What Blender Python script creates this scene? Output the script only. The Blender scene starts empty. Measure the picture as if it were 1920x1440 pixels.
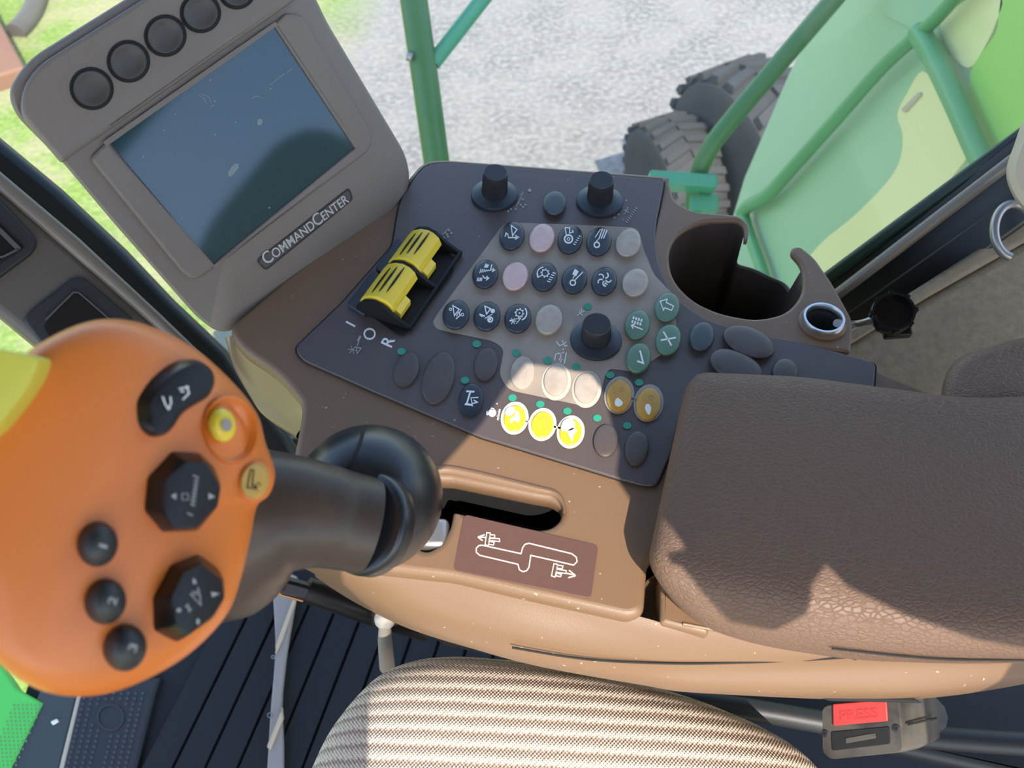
import bpy, math, random
from mathutils import Vector, Matrix, noise
random.seed(4)
S = bpy.context.scene
COL = S.collection
# ------------------------------------------------------------------ camera, sky, sun, exposure
F, CX, CY = 1440.0, 960.0, 720.0
CAMZ = 0.42
PIT = math.radians(36)
cam_d = bpy.data.cameras.new('camera'); cam = bpy.data.objects.new('camera', cam_d); COL.objects.link(cam)
cam.location = (0, 0, CAMZ); cam.rotation_euler = (PIT, 0, 0)
cam_d.sensor_width = 36; cam_d.lens = 27; cam_d.clip_start = 0.01; cam_d.clip_end = 200
cam_d.dof.use_dof = True; cam_d.dof.focus_distance = 0.52; cam_d.dof.aperture_fstop = 11
S.camera = cam
S.view_settings.view_transform = 'Standard'; S.view_settings.look = 'None'
S.view_settings.gamma = 1; S.view_settings.use_curve_mapping = False
S.view_settings.exposure = 0.35
SUN = Vector((0.16, -0.60, 0.78)).normalized()
w = bpy.data.worlds.new('sky'); S.world = w; w.use_nodes = True
nt = w.node_tree; nt.nodes.clear()
sky = nt.nodes.new('ShaderNodeTexSky'); sky.sky_type = 'NISHITA'; sky.sun_disc = False
sky.sun_elevation = math.asin(SUN.z); sky.sun_rotation = math.atan2(SUN.x, SUN.y)
bg = nt.nodes.new('ShaderNodeBackground'); bg.inputs[1].default_value = 0.42
out = nt.nodes.new('ShaderNodeOutputWorld')
nt.links.new(sky.outputs[0], bg.inputs[0]); nt.links.new(bg.outputs[0], out.inputs[0])
sl = bpy.data.lights.new('sun', 'SUN'); sl.energy = 6.0; sl.angle = math.radians(0.22); sl.color = (1, 0.93, 0.82)
so = bpy.data.objects.new('sun', sl); COL.objects.link(so)
so.rotation_euler = SUN.to_track_quat('Z', 'Y').to_euler(); so.location = (0.5, -2, 3)

# ------------------------------------------------------------------ geometry helpers
RT, UP, FW = Vector((1, 0, 0)), Vector((0, math.cos(PIT), math.sin(PIT))), Vector((0, math.sin(PIT), -math.cos(PIT)))
C0 = Vector((0, 0, CAMZ))
def ray(px, py): return FW + RT * ((px - CX) / F) - UP * ((py - CY) / F)
def atd(px, py, d): return C0 + ray(px, py) * d                       # a point at a given distance in front of the lens
class Plane:                                                          # a real plane in the place, with its own axes
    def __init__(s, o, n, u=None):
        s.o = Vector(o); s.n = Vector(n).normalized()
        u = Vector(u) if u else Vector((1, 0, 0))
        s.u = (u - s.n * u.dot(s.n)).normalized(); s.v = s.n.cross(s.u)
    def pt(s, px, py, h=0.0):
        d = ray(px, py); t = (s.o + s.n * h - C0).dot(s.n) / d.dot(s.n)
        return C0 + d * t
    def loc(s, p): p = p - s.o; return p.dot(s.u), p.dot(s.v)
    def w(s, x, y, h=0.0): return s.o + s.u * x + s.v * y + s.n * h
ORG = {}
def org(o):
    while o.parent: o = o.parent
    return ORG[o.name]
def root(name, loc, label, cat, group=None):
    o = bpy.data.objects.new(name, None); COL.objects.link(o); o.location = loc; o.empty_display_size = 0.02
    ORG[o.name] = Vector(loc); tag(o, label, cat, group); return o
def tag(o, label=None, cat=None, group=None, kind=None):
    if label: o['label'] = label
    if cat: o['category'] = cat
    if group: o['group'] = group
    if kind: o['kind'] = kind
    return o
def mk(name, vs, fs, mat, parent=None, smooth=True, label=None, ang=0.7):
    me = bpy.data.meshes.new(name)
    if parent: base = org(parent)
    else:
        base = Vector((0, 0, 0))
        for v in vs: base += Vector(v)
        base /= max(1, len(vs))
    me.from_pydata([tuple(Vector(v) - base) for v in vs], [], fs)
    me.materials.append(mat)
    o = bpy.data.objects.new(name, me); COL.objects.link(o)
    if parent: o.parent = parent
    else: o.location = base; ORG[o.name] = base
    import bmesh
    bm = bmesh.new(); bm.from_mesh(me); bmesh.ops.recalc_face_normals(bm, faces=bm.faces)
    for f in bm.faces: f.smooth = smooth
    if smooth:
        for e in bm.edges:
            if len(e.link_faces) == 2 and e.calc_face_angle(0) > ang: e.smooth = False
    bm.to_mesh(me); bm.free()
    if label: o['label'] = label
    return o
def fil(pts, r, n=4):                                                 # round the corners of a closed outline
    out = []; N = len(pts)
    for i, p in enumerate(pts):
        p = Vector(p[:2]); a = Vector(pts[i - 1][:2]) - p; b = Vector(pts[(i + 1) % N][:2]) - p
        rr = pts[i][2] if len(pts[i]) > 2 else r
        k = min(rr, a.length * .49, b.length * .49)
        if k < .01: out.append(tuple(p)); continue
        a = p + a.normalized() * k; b = p + b.normalized() * k
        for j in range(n + 1):
            t = j / n; q = a * (1 - t) ** 2 + p * 2 * t * (1 - t) + b * t * t; out.append(tuple(q))
    return out
def crom(pts, k=6, closed=True):                                      # smooth curve through key points
    out = []; N = len(pts); P = [Vector(p) for p in pts]
    rng = range(N) if closed else range(N - 1)
    for i in rng:
        if closed: a, b, c, d = P[i - 1], P[i], P[(i + 1) % N], P[(i + 2) % N]
        else: a, b, c, d = P[max(i - 1, 0)], P[i], P[i + 1], P[min(i + 2, N - 1)]
        for j in range(k):
            t = j / k
            out.append(.5 * ((2 * b) + (c - a) * t + (2 * a - 5 * b + 4 * c - d) * t * t + (3 * b - a - 3 * c + d) * t ** 3))
    if not closed: out.append(P[-1])
    return [tuple(q) for q in out]
def ell(cx, cy, w_, h_, rot=0, n=32):
    r = math.radians(rot); out = []
    for i in range(n):
        a = 2 * math.pi * i / n; x, y = w_ / 2 * math.cos(a), h_ / 2 * math.sin(a)
        out.append((cx + x * math.cos(r) - y * math.sin(r), cy + x * math.sin(r) + y * math.cos(r)))
    return out
def scl(pts, s, dx=0, dy=0):
    cx = sum(p[0] for p in pts) / len(pts); cy = sum(p[1] for p in pts) / len(pts)
    return [(cx + (p[0] - cx) * s + dx, cy + (p[1] - cy) * s + dy) for p in pts]
def rings(name, R, mat, parent=None, cap0=True, cap1=True, **k):      # R: list of rings of world points
    n = len(R[0]); vs = [p for r in R for p in r]; fs = []
    for j in range(len(R) - 1):
        for i in range(n):
            a, b = j * n + i, j * n + (i + 1) % n; fs.append((a, b, b + n, a + n))
    for cap, j in ((cap0, 0), (cap1, len(R) - 1)):
        if cap:
            c = Vector((0, 0, 0))
            for p in R[j]: c += Vector(p)
            vs.append(c / n); ci = len(vs) - 1
            for i in range(n): fs.append((j * n + i, j * n + (i + 1) % n, ci))
    return mk(name, vs, fs, mat, parent, **k)
def loft(name, pl, spec, mat, parent=None, **k):                      # spec: [(px outline, height)], all on plane pl
    return rings(name, [[pl.pt(x, y, h) for x, y in pts] for pts, h in spec], mat, parent, **k)
def grid(name, rows, mat, parent=None, sub=4, cols=60, thick=0.0, **k):  # rows of world points -> smooth skin
    def resamp(r):
        r = [Vector(q) for q in crom(r, 8, False)]; L = [0]
        for a, b in zip(r, r[1:]): L.append(L[-1] + (b - a).length)
        out = []
        for i in range(cols):
            s = L[-1] * i / (cols - 1); j = 0
            while j < len(L) - 2 and L[j + 1] < s: j += 1
            t = (s - L[j]) / max(1e-9, L[j + 1] - L[j]); out.append(r[j].lerp(r[j + 1], min(1, t)))
        return out
    rs = [resamp(r) for r in rows]
    colsl = [crom([rs[j][i] for j in range(len(rs))], sub, False) for i in range(cols)]
    m = len(colsl[0]); vs = [p for c in colsl for p in c]; fs = []
    for i in range(cols - 1):
        for j in range(m - 1):
            a = i * m + j; fs.append((a, a + m, a + m + 1, a + 1))
    return mk(name, vs, fs, mat, parent, **k)
def plate(name, pl, outer, holes, h, thick, bev, mat, parent=None, **k):  # flat plate with holes and rounded edges, top at height h
    cu = bpy.data.curves.new('t', 'CURVE'); cu.dimensions = '2D'; cu.fill_mode = 'BOTH'
    cu.extrude = max(thick / 2 - bev, 0.00001); cu.bevel_depth = bev; cu.bevel_resolution = 3; cu.offset = -bev
    for pts in [outer] + holes:
        sp = cu.splines.new('POLY'); q = [pl.loc(pl.pt(x, y, h)) for x, y in pts]
        sp.points.add(len(q) - 1)
        for i, (x, y) in enumerate(q): sp.points[i].co = (x, y, 0, 1)
        sp.use_cyclic_u = True
    o = bpy.data.objects.new('t', cu); COL.objects.link(o)
    bpy.context.view_layer.update()
    me = bpy.data.meshes.new_from_object(o.evaluated_get(bpy.context.evaluated_depsgraph_get()))
    vs = [pl.w(v.co.x, v.co.y, h - thick / 2 + v.co.z) for v in me.vertices]; fs = [tuple(p.vertices) for p in me.polygons]
    bpy.data.objects.remove(o); bpy.data.curves.remove(cu); bpy.data.meshes.remove(me)
    return mk(name, vs, fs, mat, parent, **k)
def tube(pts, r, n=12, caps=True, k=5, sm=True):
    P = [Vector(p) for p in (crom(pts, k, False) if sm and len(pts) > 2 else pts)]
    m = len(P); rr = r if isinstance(r, (list, tuple)) else [r] * len(pts)
    def rad(i):
        s = i / (m - 1) * (len(rr) - 1); j = min(int(s), len(rr) - 2); return rr[j] + (rr[j + 1] - rr[j]) * (s - j)
    vs, fs = [], []; ref = None
    for i, p in enumerate(P):
        t = (P[min(i + 1, m - 1)] - P[max(i - 1, 0)]).normalized()
        if ref is None: ref = Vector((0, 0, 1)) if abs(t.z) < .9 else Vector((1, 0, 0))
        a = (ref - t * ref.dot(t)).normalized(); ref = a; b = t.cross(a)
        for q in range(n):
            an = 2 * math.pi * q / n; vs.append(p + (a * math.cos(an) + b * math.sin(an)) * rad(i))
    for i in range(m - 1):
        for q in range(n):
            a, b = i * n + q, i * n + (q + 1) % n; fs.append((a, b, b + n, a + n))
    if caps: fs.append(tuple(range(n))[::-1]); fs.append(tuple(range((m - 1) * n, m * n)))
    return vs, fs
def mtube(name, pts, r, mat, parent=None, n=12, sm=True, **k):
    vs, fs = tube(pts, r, n, sm=sm); return mk(name, vs, fs, mat, parent, **k)
def lathe(name, o, ax, prof, mat, parent=None, n=48, knurl=None, u=None, **k):  # prof: (radius, height); knurl: (first, last, count, depth)
    pl = Plane(o, ax, u or (1, 0.01, 0.02)); R = []
    for i, (r, h) in enumerate(prof):
        ring = []
        for q in range(n):
            a = 2 * math.pi * q / n; rr = r
            if knurl and knurl[0] <= i <= knurl[1]: rr = r * (1 - knurl[3] * (q % 2))
            ring.append(pl.w(rr * math.cos(a), rr * math.sin(a), h))
        R.append(ring)
    return rings(name, R, mat, parent, **k)
def box(name, c, sx, sy, sz, mat, parent=None, ax=None, bev=0.0, **k):  # box about c along axes ax
    X, Y, Z = ax or (Vector((1, 0, 0)), Vector((0, 1, 0)), Vector((0, 0, 1))); c = Vector(c)
    vs = [c + X * (a * sx / 2) + Y * (b * sy / 2) + Z * (d * sz / 2) for a in (-1, 1) for b in (-1, 1) for d in (-1, 1)]
    fs = [(0, 1, 3, 2), (4, 6, 7, 5), (0, 4, 5, 1), (2, 3, 7, 6), (0, 2, 6, 4), (1, 5, 7, 3)]
    o = mk(name, vs, fs, mat, parent, smooth=bev > 0, **k)
    if bev:
        m = o.modifiers.new('b', 'BEVEL'); m.width = bev; m.segments = 3
    return o
class Ink:                                                            # thin printed strokes and fills on a plane
    def __init__(s, pl, h, c=(0, 0), sc=1.0, rot=0): s.pl, s.h, s.c, s.sc, s.r = pl, h, c, sc, math.radians(rot); s.vs, s.fs = [], []
    def m(s, p):
        x, y = p[0] * s.sc, p[1] * s.sc
        return (s.c[0] + x * math.cos(s.r) - y * math.sin(s.r), s.c[1] + x * math.sin(s.r) + y * math.cos(s.r))
    def line(s, pts, w_, closed=False):
        P = [Vector(s.m(p)) for p in pts]; n = len(P); L, R_ = [], []
        for i, p in enumerate(P):
            a = P[i - 1] if (i > 0 or closed) else None; b = P[(i + 1) % n] if (i < n - 1 or closed) else None
            d1 = (p - a).normalized() if a is not None else (b - p).normalized()
            d2 = (b - p).normalized() if b is not None else d1
            t = (d1 + d2); t = t.normalized() if t.length > .01 else d1
            nn = Vector((-t.y, t.x)); c = max(.45, nn.dot(Vector((-d1.y, d1.x)))); e = nn * (w_ / 2 / c)
            L.append(p + e); R_.append(p - e)
        base = len(s.vs)
        for a, b in zip(L, R_): s.vs += [s.pl.pt(a.x, a.y, s.h), s.pl.pt(b.x, b.y, s.h)]
        for i in range(n if closed else n - 1):
            j = (i + 1) % n; s.fs.append((base + 2 * i, base + 2 * i + 1, base + 2 * j + 1, base + 2 * j))
        return s
    def fill(s, pts):
        base = len(s.vs); s.vs += [s.pl.pt(*s.m(p), s.h) for p in pts]; s.fs.append(tuple(range(base, base + len(pts)))); return s
    def circ(s, x, y, r, w_=None, a0=0, a1=360, ry=None):
        ry = ry or r; n = 20; full = a1 - a0 >= 360
        pts = [(x + r * math.cos(math.radians(a0 + (a1 - a0) * i / n)), y + ry * math.sin(math.radians(a0 + (a1 - a0) * i / n))) for i in range(n if full else n + 1)]
        return s.line(pts, w_, full) if w_ else s.fill(pts)
    def done(s, name, mat, parent, label=None):
        o = mk(name, s.vs, s.fs, mat, parent, smooth=False)
        m = o.modifiers.new('t', 'SOLIDIFY'); m.thickness = 0.0002; m.offset = 0
        if label: o['label'] = label
        return o
def text(name, s_, pl, h, p0, p1, pup, mat, parent, thick=0.0003, parts=None):
    """lettering whose baseline runs p0->p1 and whose capitals rise to pup (all on plane pl)"""
    x = 0; vs, fs = [], []
    for t_, size in (parts or [(s_, 1.0)]):
        cu = bpy.data.curves.new('t', 'FONT'); cu.body = t_; cu.size = size; cu.extrude = 0.5; cu.offset = 0.006
        o = bpy.data.objects.new('t', cu); COL.objects.link(o); bpy.context.view_layer.update()
        me = bpy.data.meshes.new_from_object(o.evaluated_get(bpy.context.evaluated_depsgraph_get()))
        b = len(vs); mn = min(v.co.x for v in me.vertices); mx = max(v.co.x for v in me.vertices)
        vs += [Vector((v.co.x - mn + x, v.co.y, v.co.z)) for v in me.vertices]; fs += [tuple(i + b for i in p.vertices) for p in me.polygons]
        x += mx - mn + 0.07
        bpy.data.objects.remove(o); bpy.data.curves.remove(cu); bpy.data.meshes.remove(me)
    x -= .07; A = pl.pt(*p0, h); B = pl.pt(*p1, h); U_ = pl.pt(*pup, h) - A
    return mk(name, [A + (B - A) * (v.x / x) + U_ * (v.y / .69) + pl.n * (v.z * thick) for v in vs], fs, mat, parent, smooth=False)

# ------------------------------------------------------------------ materials
def mat(name, col, rough=.5, metal=0, bump=None, spec=.5, var=None, coat=0, emis=None, speck=None):
    """bump=(kind, scale, strength, distance); var=(scale, second colour, sharpness); speck=(scale, colour, threshold)"""
    m = bpy.data.materials.new(name); m.use_nodes = True; n = m.node_tree.nodes; l = m.node_tree.links
    b = n['Principled BSDF']; b.inputs['Base Color'].default_value = (*col, 1); b.inputs['Roughness'].default_value = rough
    b.inputs['Metallic'].default_value = metal; b.inputs['Specular IOR Level'].default_value = spec; b.inputs['Coat Weight'].default_value = coat
    tc = n.new('ShaderNodeTexCoord').outputs['Object']; csock = None
    if var:
        t = n.new('ShaderNodeTexNoise'); t.inputs['Scale'].default_value = var[0]; t.inputs['Detail'].default_value = 6; l.new(tc, t.inputs[0])
        r = n.new('ShaderNodeMapRange'); k = var[2] if len(var) > 2 else .25; r.inputs[1].default_value = .5 - k; r.inputs[2].default_value = .5 + k
        l.new(t.outputs[0], r.inputs[0]); x = n.new('ShaderNodeMix'); x.data_type = 'RGBA'; l.new(r.outputs[0], x.inputs[0])
        x.inputs[6].default_value = (*col, 1); x.inputs[7].default_value = (*var[1], 1); csock = x.outputs[2]
    if speck:
        t = n.new('ShaderNodeTexNoise'); t.inputs['Scale'].default_value = speck[0]; t.inputs['Detail'].default_value = 2; l.new(tc, t.inputs[0])
        r = n.new('ShaderNodeMapRange'); r.inputs[1].default_value = speck[2]; r.inputs[2].default_value = speck[2] + .03; l.new(t.outputs[0], r.inputs[0])
        x = n.new('ShaderNodeMix'); x.data_type = 'RGBA'; l.new(r.outputs[0], x.inputs[0]); x.inputs[7].default_value = (*speck[1], 1)
        if csock: l.new(csock, x.inputs[6])
        else: x.inputs[6].default_value = (*col, 1)
        csock = x.outputs[2]
    if csock: l.new(csock, b.inputs['Base Color'])
    if bump:
        kind, sc, st, di = bump
        if kind == 'leather':
            t2 = n.new('ShaderNodeTexNoise'); t2.inputs['Scale'].default_value = sc * .5; l.new(tc, t2.inputs[0])
            ad = n.new('ShaderNodeMix'); ad.data_type = 'RGBA'; ad.inputs[0].default_value = .0022; l.new(tc, ad.inputs[6]); l.new(t2.outputs[1], ad.inputs[7])
            mp = n.new('ShaderNodeMapping'); mp.inputs['Scale'].default_value = (.6, 1, 1); l.new(ad.outputs[2], mp.inputs[0])
            t = n.new('ShaderNodeTexVoronoi'); t.feature = 'DISTANCE_TO_EDGE'; t.inputs['Scale'].default_value = sc; l.new(mp.outputs[0], t.inputs[0])
            r = n.new('ShaderNodeMapRange'); r.inputs[2].default_value = .16; l.new(t.outputs[0], r.inputs[0]); hs = r.outputs[0]
        else:
            t = n.new('ShaderNodeTexNoise'); t.inputs['Scale'].default_value = sc; t.inputs['Detail'].default_value = 4; l.new(tc, t.inputs[0]); hs = t.outputs[0]
        bp = n.new('ShaderNodeBump'); bp.inputs['Strength'].default_value = st; bp.inputs['Distance'].default_value = di
        l.new(hs, bp.inputs['Height']); l.new(bp.outputs[0], b.inputs['Normal'])
    if emis: b.inputs['Emission Color'].default_value = (*emis[0], 1); b.inputs['Emission Strength'].default_value = emis[1]
    return m
G = ('noise', 1600, .35, .0004)
dust = (260, (.42, .36, .30), .735)
M = dict(
    brown=mat('brown_console_plastic', (.185, .105, .056), .42, bump=G, speck=dust),
    panel=mat('dark_panel_plastic', (.088, .066, .060), .36, bump=G, speck=(230, (.4, .36, .32), .76)),
    beige=mat('taupe_field', (.37, .30, .235), .5, bump=G, var=(45, (.27, .215, .17), .25)),
    shell=mat('monitor_taupe_plastic', (.17, .135, .112), .5, bump=('noise', 1300, .6, .0005), var=(9, (.20, .165, .14))),
    shell2=mat('monitor_button_rubber', (.062, .052, .046), .5),
    gap=mat('seam_black', (.008, .008, .008), .8),
    navy=mat('navy_button', (.022, .028, .038), .38, bump=('noise', 700, .1, .0003)),
    slate=mat('slate_button', (.045, .058, .065), .45),
    cream=mat('cream_button', (.43, .36, .29), .4, var=(120, (.36, .29, .23), .15)),
    pink=mat('pink_button', (.68, .45, .41), .35, var=(150, (.58, .38, .35), .2)),
    green=mat('sage_green_button', (.10, .19, .12), .4),
    dkbtn=mat('dark_brown_button', (.075, .058, .052), .45, bump=G),
    yellowbtn=mat('yellow_button', (.80, .56, .02), .35, var=(250, (.74, .48, .02), .2)),
    amber=mat('amber_button', (.55, .29, .035), .35, var=(250, (.50, .26, .04), .2)),
    white=mat('white_print', (.78, .78, .75), .5),
    faint=mat('worn_grey_print', (.34, .33, .32), .5),
    worn=mat('worn_white_patch', (.85, .83, .76), .35),
    etch=mat('etched_yellow_line', (.42, .30, .12), .4),
    teal=mat('teal_lens', (.03, .28, .17), .4),
    black=mat('black_plastic', (.014, .012, .011), .32, spec=.3),
    blackm=mat('black_matte_plastic', (.02, .021, .023), .5, bump=('noise', 900, .2, .0003)),
    hous=mat('black_lever_housing', (.010, .010, .011), .5, spec=.25),
    rubber=mat('black_ball_rubber', (.016, .017, .019), .3, bump=('noise', 120, .08, .002)),
    grip=mat('worn_grip_rubber', (.05, .036, .027), .36, bump=('noise', 160, .22, .001), var=(40, (.075, .052, .036), .2), spec=.3),
    orange=mat('orange_plastic', (.68, .175, .022), .42, coat=.1, bump=('noise', 1000, .06, .0003)),
    orange2=mat('orange_dull', (.55, .2, .05), .4),
    yellow=mat('yellow_lever_plastic', (.78, .56, .04), .4),
    yellow2=mat('olive_yellow_plastic', (.62, .56, .06), .4),
    ring=mat('cream_ring_print', (.85, .80, .66), .5),
    chrome=mat('bright_metal', (.7, .70, .68), .3, 1),
    steel=mat('grey_steel', (.35, .34, .33), .35, .8),
    decal=mat('maroon_brown_decal', (.115, .056, .042), .42, bump=G),
    leather=mat('black_vinyl', (.15, .09, .06), .48, spec=.28, bump=('leather', 400, .6, .0005)),
    red=mat('red_plastic', (.58, .04, .03), .45),
    dusty=mat('dusty_black_plastic', (.026, .024, .022), .5, spec=.3, var=(35, (.085, .075, .06), .10)),
    floor=mat('navy_floor_rubber', (.018, .018, .020), .65, spec=.25),
    greyp=mat('grey_paint', (.30, .255, .22), .5), bez=mat('bezel_grey', (.09, .09, .09), .4),
    tan=mat('tan_painted_strip', (.55, .42, .28), .5),
    gpaint=mat('green_paint', (.035, .15, .04), .4),
    tealp=mat('teal_green_paint', (.04, .30, .17), .35),
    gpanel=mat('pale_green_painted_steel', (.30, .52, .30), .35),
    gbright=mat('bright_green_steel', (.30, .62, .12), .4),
    ylit=mat('pale_yellow_sunlit', (.75, .74, .36), .45),  # light falling on the green body, put into a flat colour
    carpet=mat('brown_carpet', (.36, .29, .205), .95, bump=('noise', 500, .5, .0015), var=(160, (.23, .185, .13), .3)),
    frame=mat('black_window_seal', (.012, .014, .014), .35),
    trim=mat('satin_brown_grey_trim', (.17, .14, .11), .35),
    pillar=mat('pillar_brown_plastic', (.10, .082, .068), .5, bump=G),
    shadeslab=mat('shade_slab', (.16, .14, .12), .9),
    tyre=mat('tyre_rubber', (.03, .032, .035), .85, var=(6, (.05, .05, .05))),
    cap=mat('beige_plastic', (.50, .42, .30), .5),
    mesh=mat('vivid_green_paint', (.10, .62, .09), .4),
    brownw=mat('brown_weathered_wood', (.22, .10, .06), .7),
)
def m_screen():
    m = mat('dark_teal_glass', (.012, .045, .055), .07, coat=0, spec=.7, speck=(160, (.2, .26, .28), .765)); return m
M['screen'] = m_screen()
def m_fabric():
    m = mat('ribbed_knit_fabric', (.55, .42, .31), .95, spec=.1); n = m.node_tree.nodes; l = m.node_tree.links; b = n['Principled BSDF']
    tc = n.new('ShaderNodeTexCoord').outputs['Object']
    mp = n.new('ShaderNodeMapping'); mp.inputs['Rotation'].default_value = (0, 0, math.radians(2.5)); l.new(tc, mp.inputs[0])
    sx = n.new('ShaderNodeSeparateXYZ'); l.new(mp.outputs[0], sx.inputs[0])
    def math_(op, a, b_=None, c=None):
        q = n.new('ShaderNodeMath'); q.operation = op
        for i, v in enumerate((a, b_, c)):
            if v is None: continue
            if isinstance(v, (int, float)): q.inputs[i].default_value = v
            else: l.new(v, q.inputs[i])
        return q.outputs[0]
    nz = n.new('ShaderNodeTexNoise'); nz.inputs['Scale'].default_value = 90; l.new(tc, nz.inputs[0])
    yy = math_('ADD', math_('MULTIPLY', sx.outputs[1], 2 * math.pi / .0092), math_('MULTIPLY', math_('SINE', math_('MULTIPLY', sx.outputs[0], 2 * math.pi / .0036)), .45))
    yy = math_('ADD', yy, math_('MULTIPLY', nz.outputs[0], 1.2))
    rib = math_('SINE', yy)
    kx = math_('SINE', math_('MULTIPLY', sx.outputs[0], 2 * math.pi / .0024)); ky = math_('SINE', math_('MULTIPLY', sx.outputs[1], 2 * math.pi / .0024))
    kn = math_('MULTIPLY', kx, ky)
    hgt = math_('ADD', math_('MULTIPLY', rib, .7), math_('MULTIPLY', kn, .45))
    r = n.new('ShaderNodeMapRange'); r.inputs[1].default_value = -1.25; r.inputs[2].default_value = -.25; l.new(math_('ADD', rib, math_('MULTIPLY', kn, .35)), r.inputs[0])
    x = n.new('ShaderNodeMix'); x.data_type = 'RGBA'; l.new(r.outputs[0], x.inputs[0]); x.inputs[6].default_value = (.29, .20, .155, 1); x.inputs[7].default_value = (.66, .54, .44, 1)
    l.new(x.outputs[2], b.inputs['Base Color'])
    bp = n.new('ShaderNodeBump'); bp.inputs['Strength'].default_value = .8; bp.inputs['Distance'].default_value = .0012; l.new(hgt, bp.inputs['Height']); l.new(bp.outputs[0], b.inputs['Normal'])
    return m
M['fabric'] = m_fabric()
def m_glass():
    m = bpy.data.materials.new('dusty_window_glass'); m.use_nodes = True; n = m.node_tree.nodes; l = m.node_tree.links; n.clear()
    o = n.new('ShaderNodeOutputMaterial'); t = n.new('ShaderNodeBsdfTransparent'); t.inputs[0].default_value = (.965, .98, .97, 1)
    g = n.new('ShaderNodeBsdfGlossy'); g.inputs['Roughness'].default_value = .01; fr = n.new('ShaderNodeFresnel'); fr.inputs[0].default_value = 1.45
    d = n.new('ShaderNodeBsdfDiffuse'); d.inputs[0].default_value = (.7, .75, .7, 1)
    geo = n.new('ShaderNodeNewGeometry'); fm = n.new('ShaderNodeMath'); fm.operation = 'SUBTRACT'; fm.use_clamp = True; l.new(fr.outputs[0], fm.inputs[0]); l.new(geo.outputs['Backfacing'], fm.inputs[1])
    a = n.new('ShaderNodeMixShader'); l.new(fm.outputs[0], a.inputs[0]); l.new(t.outputs[0], a.inputs[1]); l.new(g.outputs[0], a.inputs[2])
    tn = n.new('ShaderNodeTexNoise'); tn.inputs['Scale'].default_value = 9; tn.inputs['Detail'].default_value = 8
    mr = n.new('ShaderNodeMapRange'); mr.inputs[3].default_value = .01; mr.inputs[4].default_value = .06; l.new(tn.outputs[0], mr.inputs[0])
    b = n.new('ShaderNodeMixShader'); l.new(mr.outputs[0], b.inputs[0]); l.new(a.outputs[0], b.inputs[1]); l.new(d.outputs[0], b.inputs[2]); l.new(b.outputs[0], o.inputs[0])
    return m
M['glass'] = m_glass()
def m_ground():
    m = mat('gravel_and_grass', (.5, .5, .5), .9); n = m.node_tree.nodes; l = m.node_tree.links; b = n['Principled BSDF']
    tc = n.new('ShaderNodeTexCoord').outputs['Object']
    def nz(sc, det=6):
        t = n.new('ShaderNodeTexNoise'); t.inputs['Scale'].default_value = sc; t.inputs['Detail'].default_value = det; l.new(tc, t.inputs[0]); return t.outputs[0]
    def mix(f, a, c):
        x = n.new('ShaderNodeMix'); x.data_type = 'RGBA'; l.new(f, x.inputs[0])
        for i, v in ((6, a), (7, c)):
            if isinstance(v, tuple): x.inputs[i].default_value = (*v, 1)
            else: l.new(v, x.inputs[i])
        return x.outputs[2]
    def mr(f, lo, hi):
        r = n.new('ShaderNodeMapRange'); r.inputs[1].default_value = lo; r.inputs[2].default_value = hi; l.new(f, r.inputs[0]); return r.outputs[0]
    gr = mix(mr(nz(2.5), .38, .62), (.235, .22, .20), (.16, .152, .14)); gr = mix(mr(nz(26, 4), .42, .62), gr, (.28, .265, .24))
    gs = mix(mr(nz(2.2), .42, .58), (.14, .22, .03), (.30, .25, .15)); gs = mix(mr(nz(30, 3), .4, .8), gs, (.30, .38, .08))
    sx = n.new('ShaderNodeSeparateXYZ'); l.new(tc, sx.inputs[0])
    ad = n.new('ShaderNodeMath'); ad.operation = 'MULTIPLY_ADD'; l.new(nz(1.2), ad.inputs[0]); ad.inputs[1].default_value = 1.2; l.new(sx.outputs[0], ad.inputs[2])
    l.new(mix(mr(ad.outputs[0], -.95, -.45), gs, gr), b.inputs['Base Color'])
    bp = n.new('ShaderNodeBump'); bp.inputs['Strength'].default_value = .6; bp.inputs['Distance'].default_value = .03; l.new(nz(22, 5), bp.inputs['Height']); l.new(bp.outputs[0], b.inputs['Normal'])
    return m
M['ground'] = m_ground()

# ------------------------------------------------------------------ large structure
GZ = -2.6
g = mk('ground', [(-25, -12, GZ), (25, -12, GZ), (25, 40, GZ), (-25, 40, GZ)], [(0, 1, 2, 3)], M['ground'], smooth=False); g['kind'] = 'structure'
g.location = (0, 0, GZ); g.data.transform(Matrix.Translation((0, 14, 0)))
Z0 = Plane((0, 0, 0), (0, 0, 1))
# unseen roof slab added for shade; its opening is shaped to the console's sun patch
RH = 0.80
sun_cutout = [(692, 1500, -.13), (692, 1300, -.12), (700, 1190, -.05), (640, 1130, -.02), (640, 1060, -.01), (700, 1000, -.004), (825, 880, -.002), (905, 792, 0), (945, 730, .001), (985, 682, .001), (1040, 690, .001), (1105, 702, .001), (1137, 745, .001),
         (1150, 800, .001), (1166, 862, .001), (1160, 902, 0), (1192, 950, 0), (1225, 1000, 0), (1250, 1052, .04), (1285, 1068, .048), (1300, 1100, .03), (1345, 1150, .015), (1420, 1163, .015), (1490, 1140, .03),
         (1535, 1100, .05), (1565, 1066, .052), (1600, 1105, .05), (1690, 1150, .04), (1800, 1185, .03), (1920, 1205, .02), (2050, 1220, .02)]
hp = []
for x, y, z in sun_cutout:
    p = Plane((0, 0, z), (0, 0, 1)).pt(x, y); q = p + SUN * ((RH - z) / SUN.z); hp.append((q.x, q.y))
hp += [(hp[-1][0] + .05, -1.45), (hp[0][0], -1.45)]
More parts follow.
